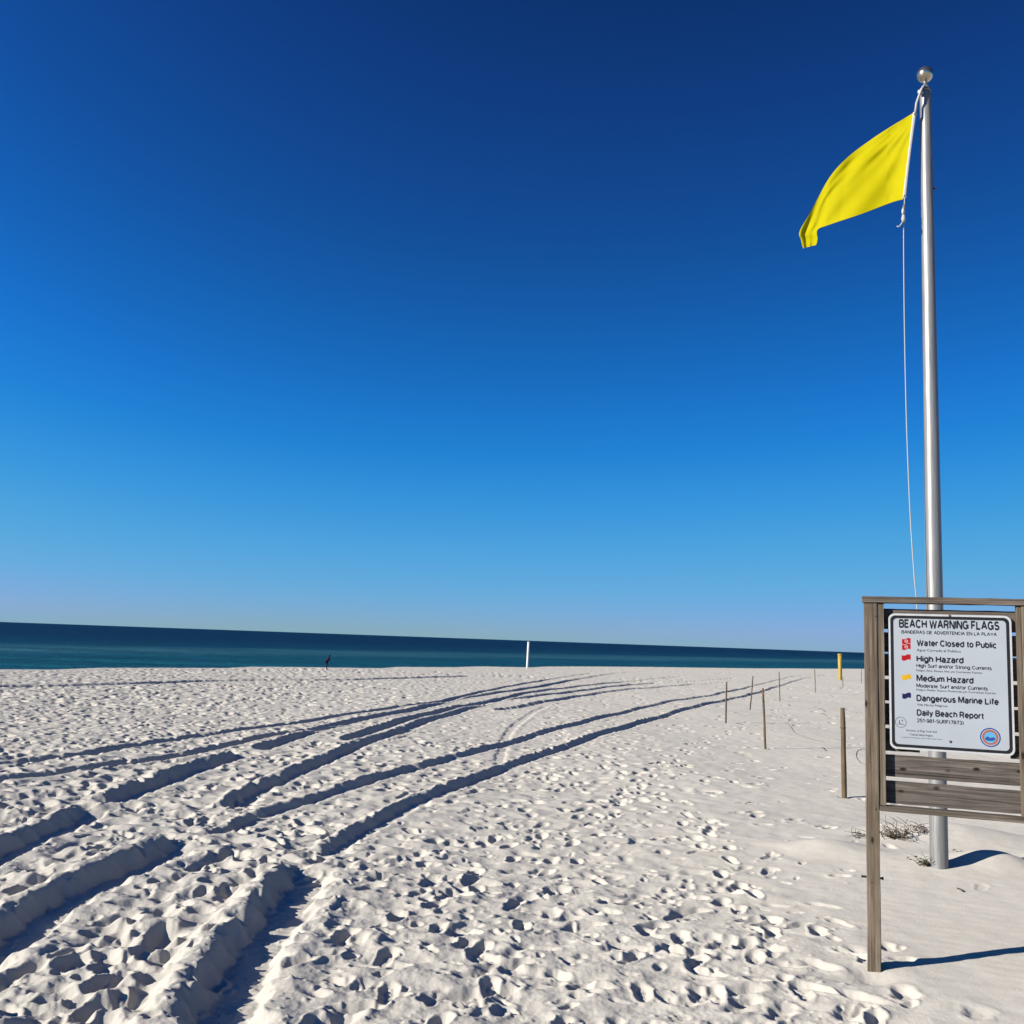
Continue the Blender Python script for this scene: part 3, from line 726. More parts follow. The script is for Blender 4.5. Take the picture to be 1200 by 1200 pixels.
tr_ = lbox('top_rail', pu0 - 0.012, ru0 + PW + 0.015, rz0, rz1, -0.014, 0.125, W_RAIL, cuts=7, bevel=0.005, jitter=0.001)
_, bz1 = sl(1040, 945.0); _, bz0 = sl(1040, 951.2)
lbox('bottom_rail', pu1 + 0.002, ru0 - 0.002, bz0, bz1, 0.004, pd, W_RAIL, cuts=6, bevel=0.005, jitter=0.001)
cu, _ = sl(1036.8, 800)
CL = cu - pu1
lbox('cleat', pu1 + 0.001, cu, bz1 + 0.002, rz0 - 0.002, 0.010, 0.068, W_POST, cuts=7)
cur, _ = sl(1193.6, 800)
lbox('cleat', cur, ru0 - 0.001, bz1 + 0.002, rz0 - 0.002, 0.010, 0.068, W_POST, cuts=7)
BD = 0.070
su0, su1 = pu1 + 0.003, ru0 - 0.003
slat_px = [(713.5, 737), (741, 764), (767.8, 791.8), (796, 821), (824.3, 849.3), (884.2, 909.6), (914.8, 941)]
for a, b in slat_px:
    _, z1 = sl(1040, a, BD); _, z0 = sl(1040, b, BD)
    lbox('slat', su0 + rnd.uniform(0, .002), su1 - rnd.uniform(0, .002), z0, z1, BD, BD + 0.021 + rnd.uniform(0, .002), W_SLAT, cuts=9, bevel=0.003, jitter=0.0012)
# one slat is broken through: a stub is left at each end
_, z1 = sl(1040, 853.8, BD); _, z0 = sl(1040, 879.6, BD)
ub, _ = sl(1078, 870, BD); uc, _ = sl(1184, 870, BD)
tag(lbox('slat', su0, ub, z0, z1, BD, BD + 0.022, W_SLAT, cuts=4, jitter=0.0015), 'stub of a broken slat')
tag(lbox('slat', uc, su1, z0, z1, BD, BD + 0.022, W_SLAT, cuts=3, jitter=0.0015), 'stub of a broken slat')
# through bolt low on the left post, nails in its face
_, zb_ = sl(1020, 1029.5)
rod = link('bolt', sweep_mesh('bolt', [(pu0 - 0.036, 0.045, zb_), (pu0 - 0.030, 0.045, zb_), (pu0 - 0.029, 0.045, zb_), (pu1 + 0.012, 0.045, zb_), (pu1 + 0.013, 0.045, zb_), (pu1 + 0.022, 0.045, zb_)], [0.010, 0.010, 0.007, 0.007, 0.011, 0.011], 10), M_RUST, sign)
for (u, v) in ((1018, 784.5), (1018, 824), (1021, 1034), (1026, 722), (1026, 948)):
    a, z = sl(u, v)
    link('nail', sweep_mesh('nail', [(a, 0.004, z), (a, -0.002, z), (a, -0.003, z)], [0.0045, 0.0065, 0.004], 10), M_RUST, sign)

# --- sign panel
PDP = 0.040                                         # panel face lies this far behind the post faces
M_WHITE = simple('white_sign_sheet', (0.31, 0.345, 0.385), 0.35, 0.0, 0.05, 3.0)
M_RIM = simple('bare_sign_edge', (0.47, 0.48, 0.49), 0.4, 0.2, 0.1, 20)
M_BLACK = simple('black_print', (0.012, 0.013, 0.018), 0.6, 0, 0.2, 40, 0.12)
M_RED = simple('red_print', (0.30, 0.004, 0.009), 0.6, 0, 0.1, 20, 0.12)
M_AMBER = simple('amber_print', (0.44, 0.26, 0.008), 0.6, 0, 0.1, 20, 0.12)
M_NAVY = simple('navy_print', (0.010, 0.009, 0.055), 0.6, 0, 0.1, 20, 0.12)
M_BLUE = simple('blue_print', (0.018, 0.06, 0.22), 0.6, 0, 0.1, 20, 0.12)
M_SKYB = simple('light_blue_print', (0.08, 0.28, 0.50), 0.6, 0, 0.1, 20, 0.12)
M_ORANGE = simple('orange_print', (0.28, 0.09, 0.05), 0.6, 0, 0.1, 20, 0.12)
M_GREY = simple('grey_print', (0.08, 0.085, 0.09), 0.6, 0, 0.1, 20, 0.12)
pl = [sl(*q, PDP) for q in ((1041.5, 717.5), (1186.5, 723.0), (1188.5, 886.5), (1042.0, 877.0))]
U0 = (pl[0][0] + pl[3][0]) / 2; U1 = (pl[1][0] + pl[2][0]) / 2; Z1 = (pl[0][1] + pl[1][1]) / 2; Z0 = (pl[2][1] + pl[3][1]) / 2
print('panel', U1 - U0, Z1 - Z0)
def rrect(u0, u1, z0, z1, r, n=8):
    pts = []
    for cx, cz, a0 in ((u1 - r, z1 - r, 0), (u0 + r, z1 - r, 90), (u0 + r, z0 + r, 180), (u1 - r, z0 + r, 270)):
        for k in range(n + 1):
            a = math.radians(a0 + 90 * k / n); pts.append((cx + r * math.cos(a), cz + r * math.sin(a)))
    return pts
def extrude_poly(name, pts, d0, d1, m, parent, hole=None):
    """flat shape on the sign with thickness: from depth d0 (front) to d1"""
    bm = bmesh.new()
    f = [bm.verts.new((a, d0, z)) for a, z in pts]; b = [bm.verts.new((a, d1, z)) for a, z in pts]; n = len(pts)
    for k in range(n): bm.faces.new((f[k], f[(k + 1) % n], b[(k + 1) % n], b[k]))
    if hole is None:
        bm.faces.new(f); bm.faces.new(b[::-1])
    else:
        hf = [bm.verts.new((a, d0, z)) for a, z in hole]; hb = [bm.verts.new((a, d1, z)) for a, z in hole]
        for k in range(n):
            l = (k + 1) % n
            bm.faces.new((hf[k], hf[l], f[l], f[k])); bm.faces.new((hb[l], hb[k], b[k], b[l])); bm.faces.new((hf[l], hf[k], hb[k], hb[l]))
    bmesh.ops.recalc_face_normals(bm, faces=bm.faces)
    return link(name, bm_mesh(name, bm), m, parent)
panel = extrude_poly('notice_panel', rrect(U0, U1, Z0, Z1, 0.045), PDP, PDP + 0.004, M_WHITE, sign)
panel['label'] = 'white metal notice with black border and lettering'
e1, e2, e3 = 0.014, 0.034, 0.045
extrude_poly('pale_edge', rrect(U0 + .0005, U1 - .0005, Z0 + .0005, Z1 - .0005, e3), PDP - 0.0006, PDP, M_RIM, panel, rrect(U0 + e1, U1 - e1, Z0 + e1, Z1 - e1, 0.034))
extrude_poly('black_border', rrect(U0 + e1, U1 - e1, Z0 + e1, Z1 - e1, 0.036), PDP - 0.0009, PDP, M_BLACK, panel, rrect(U0 + e2, U1 - e2, Z0 + e2, Z1 - e2, 0.026))
for uu in (U0 + 0.12, U1 - 0.16):
    lbox('batten', uu, uu + 0.04, Z0 + 0.05, Z1 - 0.05, PDP + 0.005, BD - 0.001, W_POST, bevel=0.002)
# lettering: position read off the photograph; x from zoom px/6+1000, y px/6+690
def sp(x, y): return sl(1000 + x / 6.0, 690 + y / 6.0, PDP)
# plain bold grotesque drawn stroke by stroke: cap height 1, strokes are centre lines of constant width
def arc(cx, cy, rx, ry, a0, a1, n=12):
    return [(cx + rx * math.cos(math.radians(a0 + (a1 - a0) * k / n)), cy + ry * math.sin(math.radians(a0 + (a1 - a0) * k / n))) for k in range(n + 1)]
def glyphs():
    G = {}; h, x = 1.0, 0.72                             # cap height, x-height
    bowl = lambda cx, r, y0, y1: [(cx, y1)] + arc(cx + r * .35, (y0 + y1) / 2, r, (y1 - y0) / 2, 90, -90) + [(cx, y0)]
    G['A'] = (.78, [[(0, 0), (.36, 1), (.42, 1), (.78, 0)], [(.15, .34), (.63, .34)]])
    G['B'] = (.66, [[(0, 0), (0, 1)], [(0, 1)] + arc(.38, .765, .25, .235, 90, -90) + [(0, .53)], [(.3, .53)] + arc(.38, .265, .28, .265, 90, -90) + [(0, 0)]])
    G['C'] = (.74, [arc(.38, .5, .38, .5, 42, 318, 22)])
    G['D'] = (.70, [[(0, 0), (0, 1)], [(0, 1)] + arc(.32, .5, .38, .5, 90, -90, 16) + [(0, 0)]])
    G['E'] = (.58, [[(.58, 1), (0, 1), (0, 0), (.58, 0)], [(0, .52), (.52, .52)]])
    G['F'] = (.56, [[(.56, 1), (0, 1), (0, 0)], [(0, .50), (.48, .50)]])
    G['G'] = (.78, [arc(.38, .5, .38, .5, 42, 330, 22), [(.44, .46), (.76, .46), (.76, 0)]])
    G['H'] = (.68, [[(0, 0), (0, 1)], [(.68, 0), (.68, 1)], [(0, .52), (.68, .52)]])
    G['I'] = (.0, [[(0, 0), (0, 1)]])
    G['L'] = (.54, [[(0, 1), (0, 0), (.54, 0)]])
    G['M'] = (.84, [[(0, 0), (0, 1), (.08, 1), (.42, .12), (.76, 1), (.84, 1), (.84, 0)]])
    G['N'] = (.68, [[(0, 0), (0, 1), (.06, 1), (.62, 0), (.68, 0), (.68, 1)]])
    G['O'] = (.78, [arc(.39, .5, .39, .5, 90, 450, 28)])
    G['P'] = (.62, [[(0, 0), (0, 1)], [(0, 1)] + arc(.34, .73, .28, .27, 90, -90) + [(0, .46)]])
    G['R'] = (.68, [[(0, 0), (0, 1)], [(0, 1)] + arc(.36, .74, .27, .26, 90, -90) + [(0, .48)], [(.36, .48), (.52, .38), (.60, 0), (.66, 0)]])
    G['S'] = (.64, [arc(.32, .755, .28, .245, 25, 270, 14) + arc(.32, .265, .32, .265, 90, -155, 14)[1:]])
    G['T'] = (.66, [[(0, 1), (.66, 1)], [(.33, 1), (.33, 0)]])
    G['U'] = (.68, [[(0, 1)] + [(.34 + .34 * math.cos(math.radians(a)), .34 + .34 * math.sin(math.radians(a))) for a in range(180, 361, 15)] + [(.68, 1)]])
    G['V'] = (.72, [[(0, 1), (.33, 0), (.39, 0), (.72, 1)]])
    G['W'] = (1.08, [[(0, 1), (.25, 0), (.30, 0), (.54, .96), (.78, 0), (.83, 0), (1.08, 1)]])
    G['Y'] = (.70, [[(0, 1), (.35, .42), (.70, 1)], [(.35, .42), (.35, 0)]])
    r = .27; m = x / 2
    ring = arc(r, m, r, m, 90, 450, 24)
    G['a'] = (.50, [arc(.25, x - .22, .23, .22, 160, 0, 10) + [(.48, 0), (.53, 0)], [(.48, .42), (.24, .38)] + arc(.2, .19, .2, .19, 90, 270, 10) + [(.3, .01), (.48, .16)]])
    G['b'] = (.54, [[(0, 0), (0, 1)], ring]); G['d'] = (.54, [[(.54, 0), (.54, 1)], ring])
    G['c'] = (.50, [arc(r, m, r, m, 45, 315, 18)])
    G['e'] = (.54, [[(.02, m), (.53, m)] + arc(r, m, r, m, 0, 318, 20)])
    G['f'] = (.34, [[(.12, 0)] + [(.12, .8)] + arc(.31, .8, .19, .2, 180, 95, 6), [(0, x), (.32, x)]])
    G['g'] = (.54, [[(.54, x), (.54, -.08)] + arc(.27, -.08, .27, .2, 0, -160, 10), ring])
    G['h'] = (.50, [[(0, 0), (0, 1)], [(0, .42)] + arc(.25, x - .25, .25, .25, 170, 0, 10) + [(.50, 0)]])
    G['i'] = (.0, [[(0, 0), (0, x)], [(0, .88), (0, 1.0)]]); G['l'] = (.0, [[(0, 0), (0, 1)]])
    G['m'] = (.80, [[(0, 0), (0, x)], [(0, .42)] + arc(.2, x - .2, .2, .2, 165, 0, 8) + [(.40, 0)], [(.40, .42)] + arc(.6, x - .2, .2, .2, 165, 0, 8) + [(.80, 0)]])
    G['n'] = (.50, [[(0, 0), (0, x)], [(0, .42)] + arc(.25, x - .25, .25, .25, 170, 0, 10) + [(.50, 0)]])
    G['o'] = (.54, [ring])
    G['p'] = (.54, [[(0, -.27), (0, x)], ring]); G['q'] = (.54, [[(.54, -.27), (.54, x)], ring])
    G['r'] = (.32, [[(0, 0), (0, x)], [(0, .40)] + arc(.27, x - .25, .27, .25, 165, 80, 6)])
    G['s'] = (.46, [arc(.23, x - .185, .20, .175, 25, 270, 12) + arc(.23, .185, .23, .185, 90, -155, 12)[1:]])
    G['t'] = (.34, [[(.14, .95), (.14, .18)] + arc(.30, .17, .16, .17, 180, 275, 6), [(0, x), (.33, x)]])
    G['u'] = (.50, [[(0, x)] + [(.25 + .25 * math.cos(math.radians(a)), .25 + .25 * math.sin(math.radians(a))) for a in range(180, 361, 18)] , [(.50, x), (.50, 0)]])
    G['y'] = (.52, [[(0, x), (.27, .02)], [(.52, x), (.22, -.18), (.06, -.25)]])
    G['z'] = (.48, [[(0, x), (.48, x), (0, 0), (.48, 0)]])
    G['1'] = (.30, [[(0, .78), (.24, 1), (.27, 1), (.27, 0)]])
    G['2'] = (.56, [arc(.28, .72, .28, .28, 165, -20, 10) + [(0, 0), (.56, 0)]])
    G['3'] = (.56, [arc(.27, .75, .25, .25, 155, -80, 10), arc(.27, .27, .29, .27, 85, -155, 12)])
    G['5'] = (.56, [[(.52, 1), (.08, 1), (.03, .5)] + arc(.27, .32, .28, .32, 120, -155, 12)])
    G['7'] = (.54, [[(0, 1), (.54, 1), (.2, 0)]])
    G['8'] = (.56, [arc(.28, .76, .24, .24, 90, 450, 18), arc(.28, .26, .28, .26, 90, 450, 18)])
    G['9'] = (.56, [arc(.28, .68, .28, .32, 90, 450, 20), [(.56, .68)] + arc(.28, .35, .28, .35, 0, -150, 10)])
    G['-'] = (.30, [[(0, .42), (.30, .42)]]); G['/'] = (.34, [[(0, 0), (.34, 1)]]); G['.'] = (0, [[(0, 0), (0, .1)]])
    G['('] = (.20, [arc(.45, .42, .45, .68, 130, 230, 8)]); G[')'] = (.20, [arc(-.25, .42, .45, .68, 50, -50, 8)])
    return G
GLY = glyphs()
def stroke_strip(bm, pts, hw, place):
    """one flat ribbon along a centre line, mitred at the bends, square at the ends"""
    P = [Vector((px, py)) for px, py in pts]; closed = (P[0] - P[-1]).length < 1e-4
    if closed: P = P[:-1]
    n = len(P); rows = []
    for i in range(n):
        a = P[(i - 1) % n] if (closed or i > 0) else None; b = P[(i + 1) % n] if (closed or i < n - 1) else None
        d1 = (P[i] - a).normalized() if a is not None else None; d2 = (b - P[i]).normalized() if b is not None else None
        d1 = d1 if d1 is not None else d2; d2 = d2 if d2 is not None else d1
        nn = Vector((-d1.y, d1.x)) + Vector((-d2.y, d2.x))
        if nn.length < 1e-4: nn = Vector((-d1.y, d1.x))
        nn.normalize(); k = min(1.9, 1.0 / max(0.3, nn.dot(Vector((-d1.y, d1.x)))))
        rows.append((bm.verts.new(place(P[i] + nn * hw * k)), bm.verts.new(place(P[i] - nn * hw * k))))
    for i in range(n if closed else n - 1):
        j = (i + 1) % n; bm.faces.new((rows[i][0], rows[i][1], rows[j][1], rows[j][0]))
def lettering(txt, x0, ytop, ybase, x1, m=None, bold=0.03, name='lettering'):
    m = m or M_BLACK
    if bold < 0.02: return plain_lettering(txt, x0, ytop, ybase, x1, m, 0.0, name)
    a0, zt = sp(x0, ytop); _, zb0 = sp(x0, ybase); a1, _ = sp(x1, ybase)
    hw = 0.108 if bold > 0.04 else 0.085
    gap = 2 * hw + 0.055; pen = hw; runs = []
    for ch_ in txt:
        if ch_ == ' ': pen += 0.34 if bold > 0.04 else 0.46; continue
        w_, st = GLY[ch_]; runs.append((pen, st)); pen += w_ + gap - (0.10 if ch_ in 'rft' else 0.0)
    total = pen - gap + hw; kx = (a1 - a0) / total; H_ = zt - zb0
    bm_ = bmesh.new(); layer = 0
    for p0, st in runs:
        for q, pts in enumerate(st):
            d = PDP - 0.0010 - 0.00012 * (q % 4)
            # strokes sit inside the cap height: squeeze centre lines by the half width
            place = lambda v, d=d: Vector((a0 + v.x * kx, d, zb0 + v.y * H_))
            stroke_strip(bm_, [(p0 + px, hw + py * (1 - 2 * hw)) for px, py in pts], hw, place)
    bmesh.ops.recalc_face_normals(bm_, faces=bm_.faces)
    for f in bm_.faces:
        if f.normal.y > 0: f.normal_flip()
    return link(name, bm_mesh(name, bm_), m, panel)
def plain_lettering(txt, x0, ytop, ybase, x1, m=M_BLACK, bold=0.0, name='lettering'):
    a0, zt = sp(x0, ytop); _, zbse = sp(x0, ybase); a1, _ = sp(x1, ybase)
    def mk(s):
        cu_ = bpy.data.curves.new('tmp_text', 'FONT'); cu_.body = s; cu_.size = 1.0; cu_.offset = 0.0; cu_.resolution_u = 3
        ob = bpy.data.objects.new('tmp_text', cu_); COL.objects.link(ob)
        dg = bpy.context.evaluated_depsgraph_get(); me_ = bpy.data.meshes.new_from_object(ob.evaluated_get(dg))
        bpy.data.objects.remove(ob); bpy.data.curves.remove(cu_); return me_
    cap = plain_lettering.cap.get(bold)
    if cap is None:
        mh = mk('H'); cap = max(v.co.y for v in mh.vertices); plain_lettering.cap[bold] = cap; bpy.data.meshes.remove(mh)
    me_ = mk(txt); xs = [v.co.x for v in me_.vertices]; mn, mxx = min(xs), max(xs)
    kx = (a1 - a0) / (mxx - mn); kz = (zt - zbse) / cap
    for v in me_.vertices:
        v.co = Vector(((v.co.x - mn) * kx + a0, PDP - 0.0010, v.co.y * kz + zbse))
    me_.name = name
    if bold:                                       # heavy face: the strokes are laid side by side, each a hair behind the last
        bm_ = bmesh.new()
        for q in range(5):
            v0 = len(bm_.verts); bm_.from_mesh(me_); bm_.verts.ensure_lookup_table()
            for v in bm_.verts[v0:]: v.co += Vector(((q - 2) * 0.5 * bold * kx, 0.00008 * q, (-1, 1)[q % 2] * 0.25 * bold * kz))
        bm_.to_mesh(me_); bm_.free()
    return link(name, me_, m, panel)
plain_lettering.cap = {}
LINES = [('BEACH WARNING FLAGS', 320, 212, 274, 1027, M_BLACK, .050), ('BANDERAS DE ADVERTENCIA EN LA PLAYA', 338, 290, 314, 1008, M_BLACK, .03),
         ('Water Closed to Public', 445, 356, 402, 1008, M_BLACK, .048), ('Agua Cerrada al Publico', 445, 421, 438, 755, M_BLACK, .012),
         ('High Hazard', 443, 467, 514, 775, M_BLACK, .048), ('High Surf and/or Strong Currents', 443, 526, 552, 972, M_BLACK, .028),
         ('Peligro Alto, Resaca Alta y/o Corrientes Fuertes', 443, 566, 579, 905, M_BLACK, .0),
         ('Medium Hazard', 443, 604, 651, 845, M_BLACK, .048), ('Moderate Surf and/or Currents', 443, 666, 693, 945, M_BLACK, .028),
         ('Peligro Medio, Resaca Moderada y/o Corrientes Fuertes', 443, 702, 715, 1000, M_BLACK, .0),
         ('Dangerous Marine Life', 443, 743, 790, 1022, M_BLACK, .048), ('Vida Marina Peligrosa', 447, 806, 821, 662, M_BLACK, .0),
         ('Daily Beach Report', 445, 846, 892, 916, M_BLACK, .048), ('251-981-SURF(7873)', 447, 911, 938, 775, M_BLACK, .025),
         ('Division of Flag Tech-Aid', 372, 988, 1000, 585, M_BLACK, .0), ('Coastal Safety Region', 398, 1017, 1029, 557, M_BLACK, .0),
         ('Cooperative Emergency Service Public Safety Notice', 338, 1038, 1045, 625, M_GREY, .0)]
for L_ in LINES: lettering(*L_)
def wavy(x0, x1, y0, y1, m, name='flag_symbol', dd=0.0008):
    pts = []
    for k in range(13):
        f = k / 12; pts.append(sp(x0 + (x1 - x0) * f, y0 + 5 * math.sin(2 * math.pi * f)))
    for k in range(12, -1, -1):
        f = k / 12; pts.append(sp(x0 + (x1 - x0) * f, y1 + 5 * math.sin(2 * math.pi * f)))
    return extrude_poly(name, pts[::-1], PDP - dd, PDP, m, panel)
wavy(342, 402, 350, 386, M_RED); wavy(342, 402, 390, 426, M_RED); wavy(340, 403, 465, 501, M_RED); wavy(342, 404, 604, 638, M_AMBER); wavy(344, 405, 734, 769, M_NAVY)
def disc(x, y, r, r_in, m, name, dd, seg=40):
    a, z = sp(x, y); a2, _ = sp(x + r, y); R = a2 - a; Ri = R * r_in / r
    out_ = [(a + R * math.cos(2 * math.pi * k / seg), z + R * math.sin(2 * math.pi * k / seg)) for k in range(seg)]
    inn = [(a + Ri * math.cos(2 * math.pi * k / seg), z + Ri * math.sin(2 * math.pi * k / seg)) for k in range(seg)] if r_in else None
    return extrude_poly(name, out_, PDP - dd, PDP, m, panel, inn)
for (yy0, w0) in ((368, 12), (408, 12)):          # pale swimmer marks on the two red flags
    disc(372, yy0, 12, 9, M_RIM, 'flag_mark', 0.0012, 20)
    extrude_poly('flag_mark', [sp(361, yy0 + 3), sp(361, yy0 - 1), sp(383, yy0 - 3), sp(383, yy0 + 1)], PDP - 0.0013, PDP, M_RIM, panel)
disc(333, 938, 40, 36.5, M_GREY, 'emblem_ring', 0.0008)
extrude_poly('emblem_mark', [sp(310, 952), sp(310, 948), sp(356, 952), sp(356, 956)], PDP - 0.0009, PDP, M_GREY, panel)
extrude_poly('emblem_mark', [sp(322, 946), sp(320, 922), sp(325, 922), sp(327, 942), sp(336, 943), sp(336, 947)], PDP - 0.0009, PDP, M_GREY, panel)
extrude_poly('emblem_mark', [sp(340, 930), sp(338, 922), sp(348, 920), sp(347, 931)], PDP - 0.0009, PDP, M_GREY, panel)
disc(963, 1045, 73, 63, M_BLUE, 'seal_ring', 0.0010); disc(963, 1045, 58, 43.5, M_ORANGE, 'seal_ring', 0.0011); disc(963, 1045, 43, 0, M_SKYB, 'seal_disc', 0.0009)
disc(963, 1045, 63, 58.5, M_RIM, 'seal_ring', 0.0008)
wave = [sp(925, 1052), sp(935, 1042), sp(946, 1038), sp(955, 1044), sp(964, 1050), sp(975, 1044), sp(990, 1046), sp(1000, 1056), sp(992, 1066), sp(970, 1070), sp(945, 1068), sp(930, 1062)]
extrude_poly('seal_wave', wave[::-1], PDP - 0.0013, PDP, M_BLUE, panel)
for (x, y) in ((683, 1075), (677, 190)):
    a, z = sp(x, y)
    link('screw', sweep_mesh('screw', [(a, PDP + 0.003, z), (a, PDP - 0.003, z), (a, PDP - 0.005, z)], [0.009, 0.009, 0.005], 12), M_RUST, panel)

# ------------------------------------------------------------------ wooden stakes in the sand
W_STAKE = wood_material('stake_wood', [(0.045, 0.032, 0.02), (0.11, 0.078, 0.046), (0.20, 0.145, 0.088)], 'Z', knots=False)
stake_labels = ['thickest round wooden stake, standing close to the left of the notice stand', 'second nearest wooden stake, slim and leaning a little left at its top',
                'leftmost slim wooden stake in the line on the smooth sand', 'slim wooden stake with its top tilted right, just behind the leftmost stake',
                'thin upright wooden stake halfway along the fading line', 'thin far stake standing left of the yellow post', 'short thin stake directly below the yellow post', 'farthest thin stake seen just beside the left sign post']
for (tpx, bpx, wd), lb in zip(STAKES, stake_labels):
    g = ground(*bpx); z = surf(g.x, g.y)
    tpnt = at_depth(tpx[0], tpx[1], g.y); tv = tpnt - Vector((g.x, g.y, z)); Ls = tv.length
    st = tag(empty('wooden_stake', (g.x, g.y, z)), lb, 'stake', 'wooden stakes in the sand')
    k = 7; pts = [tv * (f / (k - 1) * 1.0) for f in range(k)]; pts = [tv * (-0.25 / Ls)] + pts
    for q in range(2, len(pts) - 1): pts[q] = pts[q] + Vector((rnd.gauss(0, .004), rnd.gauss(0, .004), 0))
    rr = [wd / 2 * 0.98] + [wd / 2 * (1 + 0.05 * rnd.gauss(0, 1) - 0.12 * q / k) for q in range(k - 1)] + [wd / 2 * 0.80]
    link('shaft', sweep_mesh('shaft', pts, rr, 10), W_STAKE, st)
    zs = Ls * 0.80
    if Ls > 0.7:
        rg = [tv * 0.78 + Vector((math.cos(a) * wd * .56, math.sin(a) * wd * .56, 0.004 * math.sin(a))) for a in np.linspace(0, 2 * math.pi, 13)]
        link('wire_loop', sweep_mesh('wire_loop', rg, 0.004, 5, False), M_RUST, st)

# ------------------------------------------------------------------ marker posts near the water
M_YEL = simple('yellow_painted_pile', (0.33, 0.23, 0.03), 0.6, 0, 0.2, 6)
M_WPOLE = simple('white_painted_pipe', (0.62, 0.63, 0.64), 0.5, 0, 0.06, 6)
def marker(name, tpx, bpx, width, m, label, capm, taper):
    g = ground(*bpx); z = surf(g.x, g.y); tpnt = at_depth(tpx[0], tpx[1], g.y); tv = tpnt - Vector((g.x, g.y, z)); r = width / 2
    o = tag(empty(name, (g.x, g.y, z)), label, 'post')
    link('shaft', sweep_mesh('shaft', [tv * -0.15, tv * 0, tv * 0.5, tv * 0.94], [r * taper, r * taper, r * (1 + taper) / 2, r], 20), m, o)
    link('cap', sweep_mesh('cap', [tv * 0.941, tv * 0.975, tv * 1.0], [r * 1.06, r * 1.06, r * 0.82], 20), capm, o)
    print(name, g, tv.length)
marker('marker_post', (984.3, 766), (984.6, 797), 0.34, M_YEL, 'thick yellow marker post standing on the far sand by the water', M_YEL, 0.8)
marker('marker_post', (619.5, 752), (617.8, 783), 0.20, M_WPOLE, 'slim white marker pole at the edge of the sand before the sea', M_WPOLE, 0.95)

# ------------------------------------------------------------------ heron at the water's edge
g = ground(383, 785.2); hz = surf(g.x, g.y)
hsc = (17.5 / FPX * g.y) / 1.10
print('heron scale', hsc, g)
hv = [(-0.24, 0, .50), (-0.13, 0, .58), (0.0, 0, .68), (0.09, 0, .77), (0.125, 0, .86), (0.115, 0, .95), (0.105, 0, 1.02), (0.135, 0, 1.075), (0.19, 0, 1.065), (0.29, 0, 1.045)]
hr = [.04, .10, .145, .125, .078, .058, .052, .058, .024, .006]
he = [(i, i + 1) for i in range(len(hv) - 1)]
for sgn in (-1, 1):
    b = len(hv)
    hv += [(-0.02, .045 * sgn, .54), (0.0, .05 * sgn, .44), (-0.03, .05 * sgn, .26), (0.0, .05 * sgn, .02), (0.08, .055 * sgn, .008), (-0.05, .05 * sgn, .008)]
    hr += [.06, .036, .024, .018, .01, .009]
    he += [(2, b), (b, b + 1), (b + 1, b + 2), (b + 2, b + 3), (b + 3, b + 4), (b + 3, b + 5)]
hm = bpy.data.meshes.new('heron_skeleton'); hm.from_pydata([(x * hsc, y * hsc, z * hsc) for x, y, z in hv], he, [])
tmp = bpy.data.objects.new('tmp_heron', hm); COL.objects.link(tmp)
tmp.modifiers.new('skin', 'SKIN'); tmp.modifiers.new('sub', 'SUBSURF').levels = 2
for k, r in enumerate(hr):
    tmp.data.skin_vertices[0].data[k].radius = (r * hsc, r * hsc)
    tmp.data.skin_vertices[0].data[k].use_root = (k == 2)
dg = bpy.context.evaluated_depsgraph_get()
hme = bpy.data.meshes.new_from_object(tmp.evaluated_get(dg)); bpy.data.objects.remove(tmp)
for p_ in hme.polygons: p_.use_smooth = True
hme.name = 'heron'
heron = tag(link('heron', hme, simple('slate_feathers', (0.015, 0.018, 0.024), 0.9, 0, 0.4, 14, 0.1), loc=(g.x, g.y, hz - 0.01)), 'dark long-legged heron standing upright at the edge of the water', 'bird')
heron.rotation_euler = (0, 0, math.radians(35))

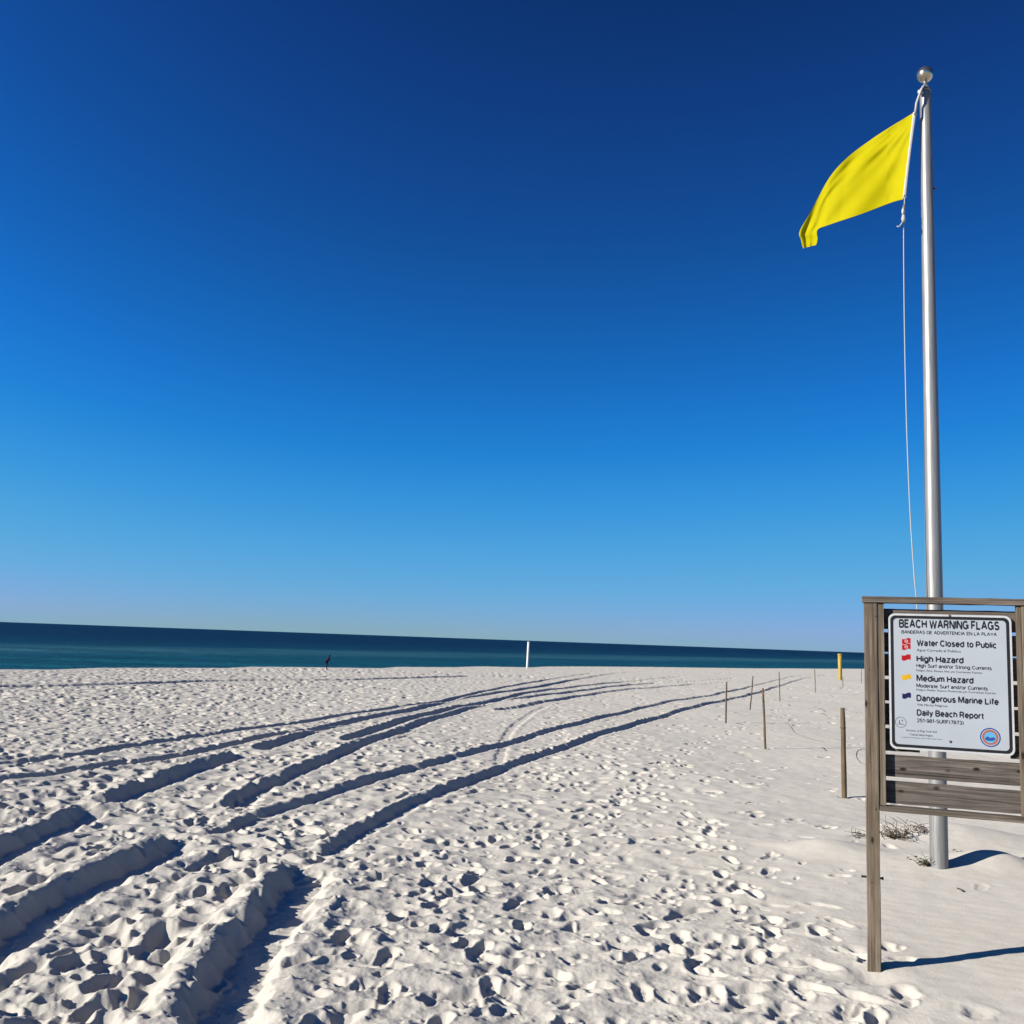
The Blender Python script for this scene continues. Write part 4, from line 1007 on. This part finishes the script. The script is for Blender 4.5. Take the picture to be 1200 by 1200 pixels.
# ------------------------------------------------------------------ plants and bits lying on the sand
M_DRY = simple('dry_stems', (0.085, 0.062, 0.042), 0.9, 0, 0.4, 40)
M_GREEN = simple('green_leaves', (0.075, 0.10, 0.03), 0.7, 0, 0.4, 30)
M_TWIG = simple('dark_twig', (0.055, 0.042, 0.03), 0.9, 0, 0.4, 50)
def tubes(name, paths, m, parent=None, loc=None, sides=5):
    bm = bmesh.new()
    for pts, rad in paths:
        me_ = sweep_mesh('tmp_tube', pts, rad, sides); bm.from_mesh(me_); bpy.data.meshes.remove(me_)
    return link(name, bm_mesh(name, bm, True), m, parent, loc)
def clump(name, u, v, n, height, spread, m, label, lean=(0, 0), leafy=False):
    g = ground(u, v); z = surf(g.x, g.y); o = tag(empty(name, (g.x, g.y, z)), label, 'plant')
    paths = []; leaves = []
    for _ in range(n):
        a = rnd.uniform(0, 6.28); hgt = height * rnd.uniform(0.4, 1.0); sp_ = spread * rnd.uniform(0.2, 1.0); bx, by = rnd.gauss(0, spread * .25), rnd.gauss(0, spread * .2)
        pts = []; droop = rnd.uniform(0.3, 1.15); w1, w2 = rnd.uniform(-.12, .12), rnd.uniform(-.12, .12)
        for k in range(6):
            f = k / 5
            pts.append((bx + math.cos(a) * sp_ * f + lean[0] * f * f * hgt + (0 if leafy else w1 * math.sin(4 * f)), by + math.sin(a) * sp_ * f + lean[1] * f * f * hgt + (0 if leafy else w2 * math.sin(5 * f)), -0.03 + hgt * (f - droop * f * f * 0.8) + 0.02 * rnd.random() * f))
        paths.append((pts, [0.0042, 0.0038, 0.0034, 0.003, 0.0025, 0.0012]))
        if leafy:
            for k in range(2, 6): leaves.append((pts[k], rnd.uniform(0, 6.28), rnd.uniform(0.03, 0.055)))
    tubes('stems', paths, m if not leafy else M_DRY, o)
    if leafy:
        bm = bmesh.new()
        for (q, a, s_) in leaves:
            c = Vector(q); d = Vector((math.cos(a), math.sin(a), rnd.uniform(-.2, .6))).normalized(); sd_ = d.cross(Vector((0, 0, 1))).normalized() * s_ * 0.28
            v = [bm.verts.new(c), bm.verts.new(c + d * s_ * .5 + sd_), bm.verts.new(c + d * s_), bm.verts.new(c + d * s_ * .5 - sd_)]
            bm.faces.new((v[0], v[1], v[2])); bm.faces.new((v[0], v[2], v[3]))
        link('leaves', bm_mesh('leaves', bm), m, o)
    return o
clump('dry_beach_plant', 1050, 981, 42, 0.36, 0.22, M_DRY, 'dry brown tangle of stems behind the left post of the notice stand', (-.3, 0))
clump('dry_beach_plant', 1074, 974, 24, 0.26, 0.22, M_DRY, 'low dry brown stems on the sand left of the flagpole', (.3, 0))
clump('dry_beach_plant', 1007, 981, 10, 0.22, 0.12, M_DRY, 'sparse dry stems on the left side of the left sign post', (-.4, 0))
clump('green_beach_plant', 1086, 1014, 16, 0.20, 0.10, M_GREEN, 'small green leafy plant at the left foot of the flagpole', (-.3, 0), True)
clump('green_beach_plant', 1120, 997, 4, 0.07, 0.05, M_GREEN, 'tiny green sprig on the mound right of the flagpole', (0, 0), True)
def lying(name, pix, rad, m, label, cat, group=None):
    pts = catmull([tuple(ground(u, v)) for u, v in pix], 6); o0 = Vector(pts[0]); o0.z = surf(o0.x, o0.y)
    P = [Vector((q[0], q[1], surf(q[0], q[1]) + rad * 0.6)) - o0 for q in pts]
    return tag(link(name, sweep_mesh(name, P, rad, 6), m, None, o0), label, cat, group)
lying('vine_runner', [(925, 843), (924, 848), (927.6, 853), (932, 859), (942.5, 863.4), (953, 867), (966, 870)], 0.0045, M_DRY, 'thin curved dry vine lying on the smooth sand among the stakes', 'vine')
lying('vine_runner', [(1019, 878), (1008, 878.5), (1004, 882), (1004, 888), (1009, 894), (1019, 897)], 0.0045, M_DRY, 'hooked dry vine on the sand just left of the notice stand', 'vine')
for (u, v, du, dv, lb) in [(963, 876, 5, 4, 'dark twig lying between the second nearest stake and the thickest stake'), (863, 848.3, 8, .6, 'flat dark twig just right of the leftmost stake'),
                           (958, 830, 9, 4, 'upper of two crossed dark twigs behind the thickest stake'), (962, 836, 7, 3, 'lower of two crossed dark twigs behind the thickest stake'),
                           (923, 825, 3, 2.5, 'tiny dark twig below the thin upright stake halfway along the line'), (873, 940, 7, .4, 'small dark twig lying alone on smooth sand well left of the notice stand'),
                           (1122, 1042, 7, 4, 'thin dark twig on the sand in front of the flagpole foot')]:
    lying('driftwood_twig', [(u, v), (u + du / 2, v + dv * .35), (u + du, v + dv)], 0.008, M_TWIG, lb, 'twig', 'dark twigs on the smooth sand')
